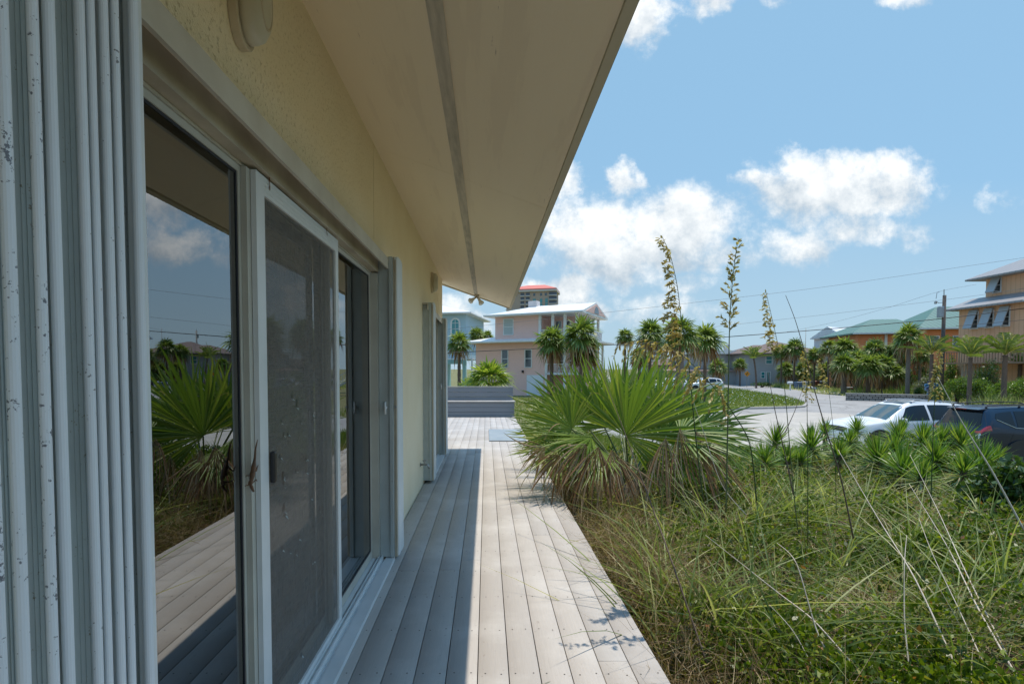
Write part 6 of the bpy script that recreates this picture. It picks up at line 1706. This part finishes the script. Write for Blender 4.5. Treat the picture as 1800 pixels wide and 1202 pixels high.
# ------------------------------------------------------------------ uncountable ground cover
def vnoise(X, Y, s, seed=0):
    rg = np.random.default_rng(seed); T = rg.random((64, 64))
    x = np.asarray(X) * s; y = np.asarray(Y) * s
    i = np.floor(x).astype(int); j = np.floor(y).astype(int); fx = smooth(x - i); fy = smooth(y - j)
    q = lambda a, b: T[a % 64, b % 64]
    return (q(i,j)*(1-fx) + q(i+1,j)*fx)*(1-fy) + (q(i,j+1)*(1-fx) + q(i+1,j+1)*fx)*fy
def region(n, rmin=1.0, rmax=14.5, pw=-1.0, rg=rng, amin=-8, amax=100):
    u = rg.random(n)
    e = pw + 2
    r = (rmin ** e + u * (rmax ** e - rmin ** e)) ** (1 / e)
    a = np.radians(rg.uniform(amin, amax, n))
    X = r * np.sin(a); Y = r * np.cos(a)
    t = np.maximum(smooth((X - 3.6) / 8.2), smooth((Y - 8.5) / 6.5))
    ok = (X > DX1 + .04) & (t < .93) & (Y < 13.2) & (X < 11.6)
    return X[ok], Y[ok], r[ok]
def canopy(X, Y):
    h = .06 + .34 * vnoise(X, Y, 1.3, 3) ** 1.3 + .16 * vnoise(X, Y, 3.1, 4) + .12 * smooth((X - 4) / 4) + .42 * smooth((X - 6.6) / 2.2) * (.5 + vnoise(X, Y, .8, 12))
    return h * (.35 + .65 * smooth((X - DX1) / .5))
def vines():
    rg = np.random.default_rng(101)
    X, Y, r = region(520000, 1.3, 13.5, -1.15, rg)
    dens = vnoise(X, Y, .75, 9) * .6 + vnoise(X, Y, 2.6, 10) * .55
    far = smooth((r - 3.4) / 2.5)
    keep = rg.random(len(X)) < np.clip((dens - .24 - .08 * far) * 2.8, .05, 1)
    X, Y, r = X[keep], Y[keep], r[keep]
    Z = height(X, Y) + canopy(X, Y) * rg.random(len(X)) ** .45 + .01
    P = np.stack([X, Y, Z], 1); n = len(P)
    sz = (.025 + .0042 * r) * rg.uniform(.6, 1.35, n)
    V, Fq = leaves(P, sz, .8, rg, .52)
    tag(np_mesh('vine_ground_cover', V, Fq, M['vine'], np.clip(rg.normal(.45, .26, n), 0, 1)), kind='stuff')
def drygrass():
    rg = np.random.default_rng(102); rb = RB()
    X, Y, r = region(130000, 1.3, 13.5, -.7, rg)
    dens = vnoise(X, Y, .75, 9) * .6 + vnoise(X, Y, 2.6, 10) * .55
    far = smooth((r - 3.0) / 2.0)
    keep = rg.random(len(X)) < np.clip(.12 + .42 * far + (.5 - dens) * 1.1, .04, 1)
    X, Y, r = X[keep], Y[keep], r[keep]; n = len(X)
    P = np.stack([X, Y, height(X, Y) + canopy(X, Y) * rg.uniform(0, .85, n)], 1)
    D = rg.normal(0, .75, (n, 3)); D[:, 2] = np.abs(rg.normal(.45, .5, n))
    L = rg.uniform(.14, .42, n); B = rg.normal(0, .55, (n, 3)); B[:, 2] -= .45
    rb.add(P, D, rg.normal(size=(n, 3)), L, .0022 + .00055 * r, B, np.clip(rg.normal(.55, .28, n), 0, 1), segs=4)
    # tangle of twigs along the deck edge
    n = 15000; Y = rg.uniform(1.2, 9.5, n) ** 1; X = DX1 + .05 + np.abs(rg.normal(0, .30, n))
    P = np.stack([X, Y, height(X, Y) + rg.uniform(0, .34, n)], 1)
    D = rg.normal(0, 1, (n, 3)); D[:, 2] = np.abs(D[:, 2]) * .5
    D[:, 0] += .35
    rb.add(P, D, rg.normal(size=(n, 3)), rg.uniform(.1, .32, n), .0042, rg.normal(0, .7, (n, 3)), rg.uniform(0, .6, n), segs=5)
    tag(rb.build('dry_grass', M['drygrass']), kind='stuff')
def dunegrass():
    rg = np.random.default_rng(103); rb = RB()
    cl = []
    for (px, py) in [(1190,1130),(1230,1120),(1265,1175),(1150,1080),(1170,1190),(1375,1210),(1360,1150),(1165,1000),(1310,1000),(1335,930),(1395,930),(1430,935),(1480,1010),(1560,1150),(1650,1190),(1720,1150),(1780,1080),(1060,930),(1055,900),(1520,930),(1600,990),(1460,880),(1690,1000),(1740,960),(1290,900),(1250,960),(1340,1120)]:
        q = gp(px, py, -.34); cl.append((q.x, q.y, 1.0))
    X, Y, r = region(150, 3.6, 13, -.5, rg); keep = X > 1.25
    cl += [(x, y, .8) for x, y in zip(X[keep], Y[keep])]
    for (x, y, s) in cl:
        if x < DX1 + .1: continue
        k = int(rg.integers(22, 44)) if s == 1.0 else int(rg.integers(8, 24)); rr = math.hypot(x, y)
        P = np.stack([x + rg.normal(0, .05, k), y + rg.normal(0, .05, k), np.full(k, float(height(x, y)))], 1)
        P[:, 0] = np.maximum(P[:, 0], DX1 + .03)
        D = np.stack([rg.normal(0, .30, k), rg.normal(0, .30, k), np.ones(k)], 1)
        B = D * np.array([1.2, 1.2, 0]) + rg.normal(0, .18, (k, 3)); B[:, 2] = -rg.uniform(.05, .5, k)
        S = unit(np.cross(D, rg.normal(size=(k, 3))))
        rb.add(P, D, S, rg.uniform(.45, 1.05, k) * s, .0120 + .0005 * rr, B, np.clip(rg.normal(.42, .26, k), 0, 1), segs=6, fold=.25)
    # loose single blades
    X, Y, r = region(7000, 3.2, 13, -.2, rg); n = len(X)
    P = np.stack([X, Y, height(X, Y) + .02], 1)
    D = np.stack([rg.normal(0, .45, n), rg.normal(0, .45, n), np.ones(n)], 1); B = D * np.array([1, 1, 0]) + rg.normal(0, .2, (n, 3)); B[:, 2] = -rg.uniform(.1, .5, n)
    rb.add(P, D, rg.normal(size=(n, 3)), rg.uniform(.22, .55, n), .004 + .0006 * r, B, np.clip(rg.normal(.55, .28, n), 0, 1), segs=5)
    tag(rb.build('dune_grass', M['dunegrass']), kind='stuff')
def inpoly(X, Y, poly):
    c = np.zeros(len(X), bool); j = len(poly) - 1
    for i in range(len(poly)):
        xi, yi = poly[i][0], poly[i][1]; xj, yj = poly[j][0], poly[j][1]
        hit = ((yi > Y) != (yj > Y)) & (X < (xj - xi) * (Y - yi) / (yj - yi + 1e-12) + xi)
        c ^= hit; j = i
    return c
def lawn():
    rg = np.random.default_rng(104); rb = RB()
    poly = shrink(.965); xs = [p[0] for p in poly]; ys2 = [p[1] for p in poly]
    X = rg.uniform(min(xs), max(xs), 60000); Y = rg.uniform(min(ys2), max(ys2), 60000); k = inpoly(X, Y, poly); X, Y = X[k], Y[k]; n = len(X)
    P = np.stack([X, Y, np.full(n, PZ + .15)], 1); D = np.stack([rg.normal(0, .5, n), rg.normal(0, .5, n), np.ones(n)], 1)
    rb.add(P, D, rg.normal(size=(n, 3)), rg.uniform(.08, .28, n), .035, rg.normal(0, .3, (n, 3)), np.clip(rg.normal(.5, .3, n), 0, 1), segs=2)
    tag(rb.build('island_grass', M['lawn']), kind='stuff')
    m = int(700); i = rg.integers(0, n, m); V, Fq = leaves(P[i] + np.array([0, 0, .2]), .085, 2, rg, .9)
    tag(np_mesh('island_flowers', V, Fq, mat('white_petals', (.75,.74,.68), None, 5, .7)), kind='stuff')
    rb = RB(); X = rg.uniform(.95, 7, 45000); Y = rg.uniform(8.5, 24, 45000)
    k = (X < 2.2 + (Y - 8) * .35) & ~inpoly(X, Y, roadpts); X, Y = X[k], Y[k]; n = len(X)
    P = np.stack([X, Y, height(X, Y)], 1); D = np.stack([rg.normal(0, .5, n), rg.normal(0, .5, n), np.ones(n)], 1)
    rb.add(P, D, rg.normal(size=(n, 3)), rg.uniform(.1, .35, n), .012, rg.normal(0, .3, (n, 3)), np.clip(rg.normal(.55, .3, n), 0, 1), segs=3)
    X = rg.uniform(-14, 8, 30000); Y = rg.uniform(16.5, 50, 30000); k = ~inpoly(X, Y, roadpts); X, Y = X[k], Y[k]; n = len(X)
    P = np.stack([X, Y, np.full(n, GZ)], 1); D = np.stack([rg.normal(0, .5, n), rg.normal(0, .5, n), np.ones(n)], 1)
    rb.add(P, D, rg.normal(size=(n, 3)), rg.uniform(.1, .35, n), .03, rg.normal(0, .3, (n, 3)), np.clip(rg.normal(.6, .3, n), 0, 1), segs=2)
    tag(rb.build('verge_grass', M['lawn']), kind='stuff')
    rb = RB(); X = rg.uniform(18, 75, 60000); Y = rg.uniform(34, 110, 60000)
    k = ~inpoly(X, Y, roadpts) & (Y > 40); X, Y = X[k], Y[k]; n = len(X)
    P = np.stack([X, Y, np.full(n, GZ)], 1); D = np.stack([rg.normal(0, .5, n), rg.normal(0, .5, n), np.ones(n)], 1)
    rb.add(P, D, rg.normal(size=(n, 3)), rg.uniform(.15, .6, n), .06, rg.normal(0, .3, (n, 3)), np.clip(rg.normal(.55, .3, n), 0, 1), segs=2)
    tag(rb.build('far_grass', M['dunegrass']), kind='stuff')
vines(); drygrass(); dunegrass(); lawn()

# two far white vehicles half hidden behind the palmetto
src = [o for o in bpy.data.objects if o.name.startswith('parked_suv') and o['label'].startswith('white')][0]
def copy_tree(o, par=None):
    c = o.copy(); COL.objects.link(c)
    if par: c.parent = par
    for ch in list(o.children): copy_tree(ch, c)
    return c
for px, Y, lab in ((1140, 62, 'white vehicle far behind the fan palm, left of the thick palm trunk'), (1205, 66, 'white vehicle far behind the fan palm, right of the thick palm trunk')):
    c = copy_tree(src); p = at(px, 648, Y); c.location = (p.x, Y, GZ); c['label'] = lab; c['group'] = 'far white vehicles'
# drop the prototypes
for o in list(ST.children): bpy.data.objects.remove(o)
bpy.data.objects.remove(ST)
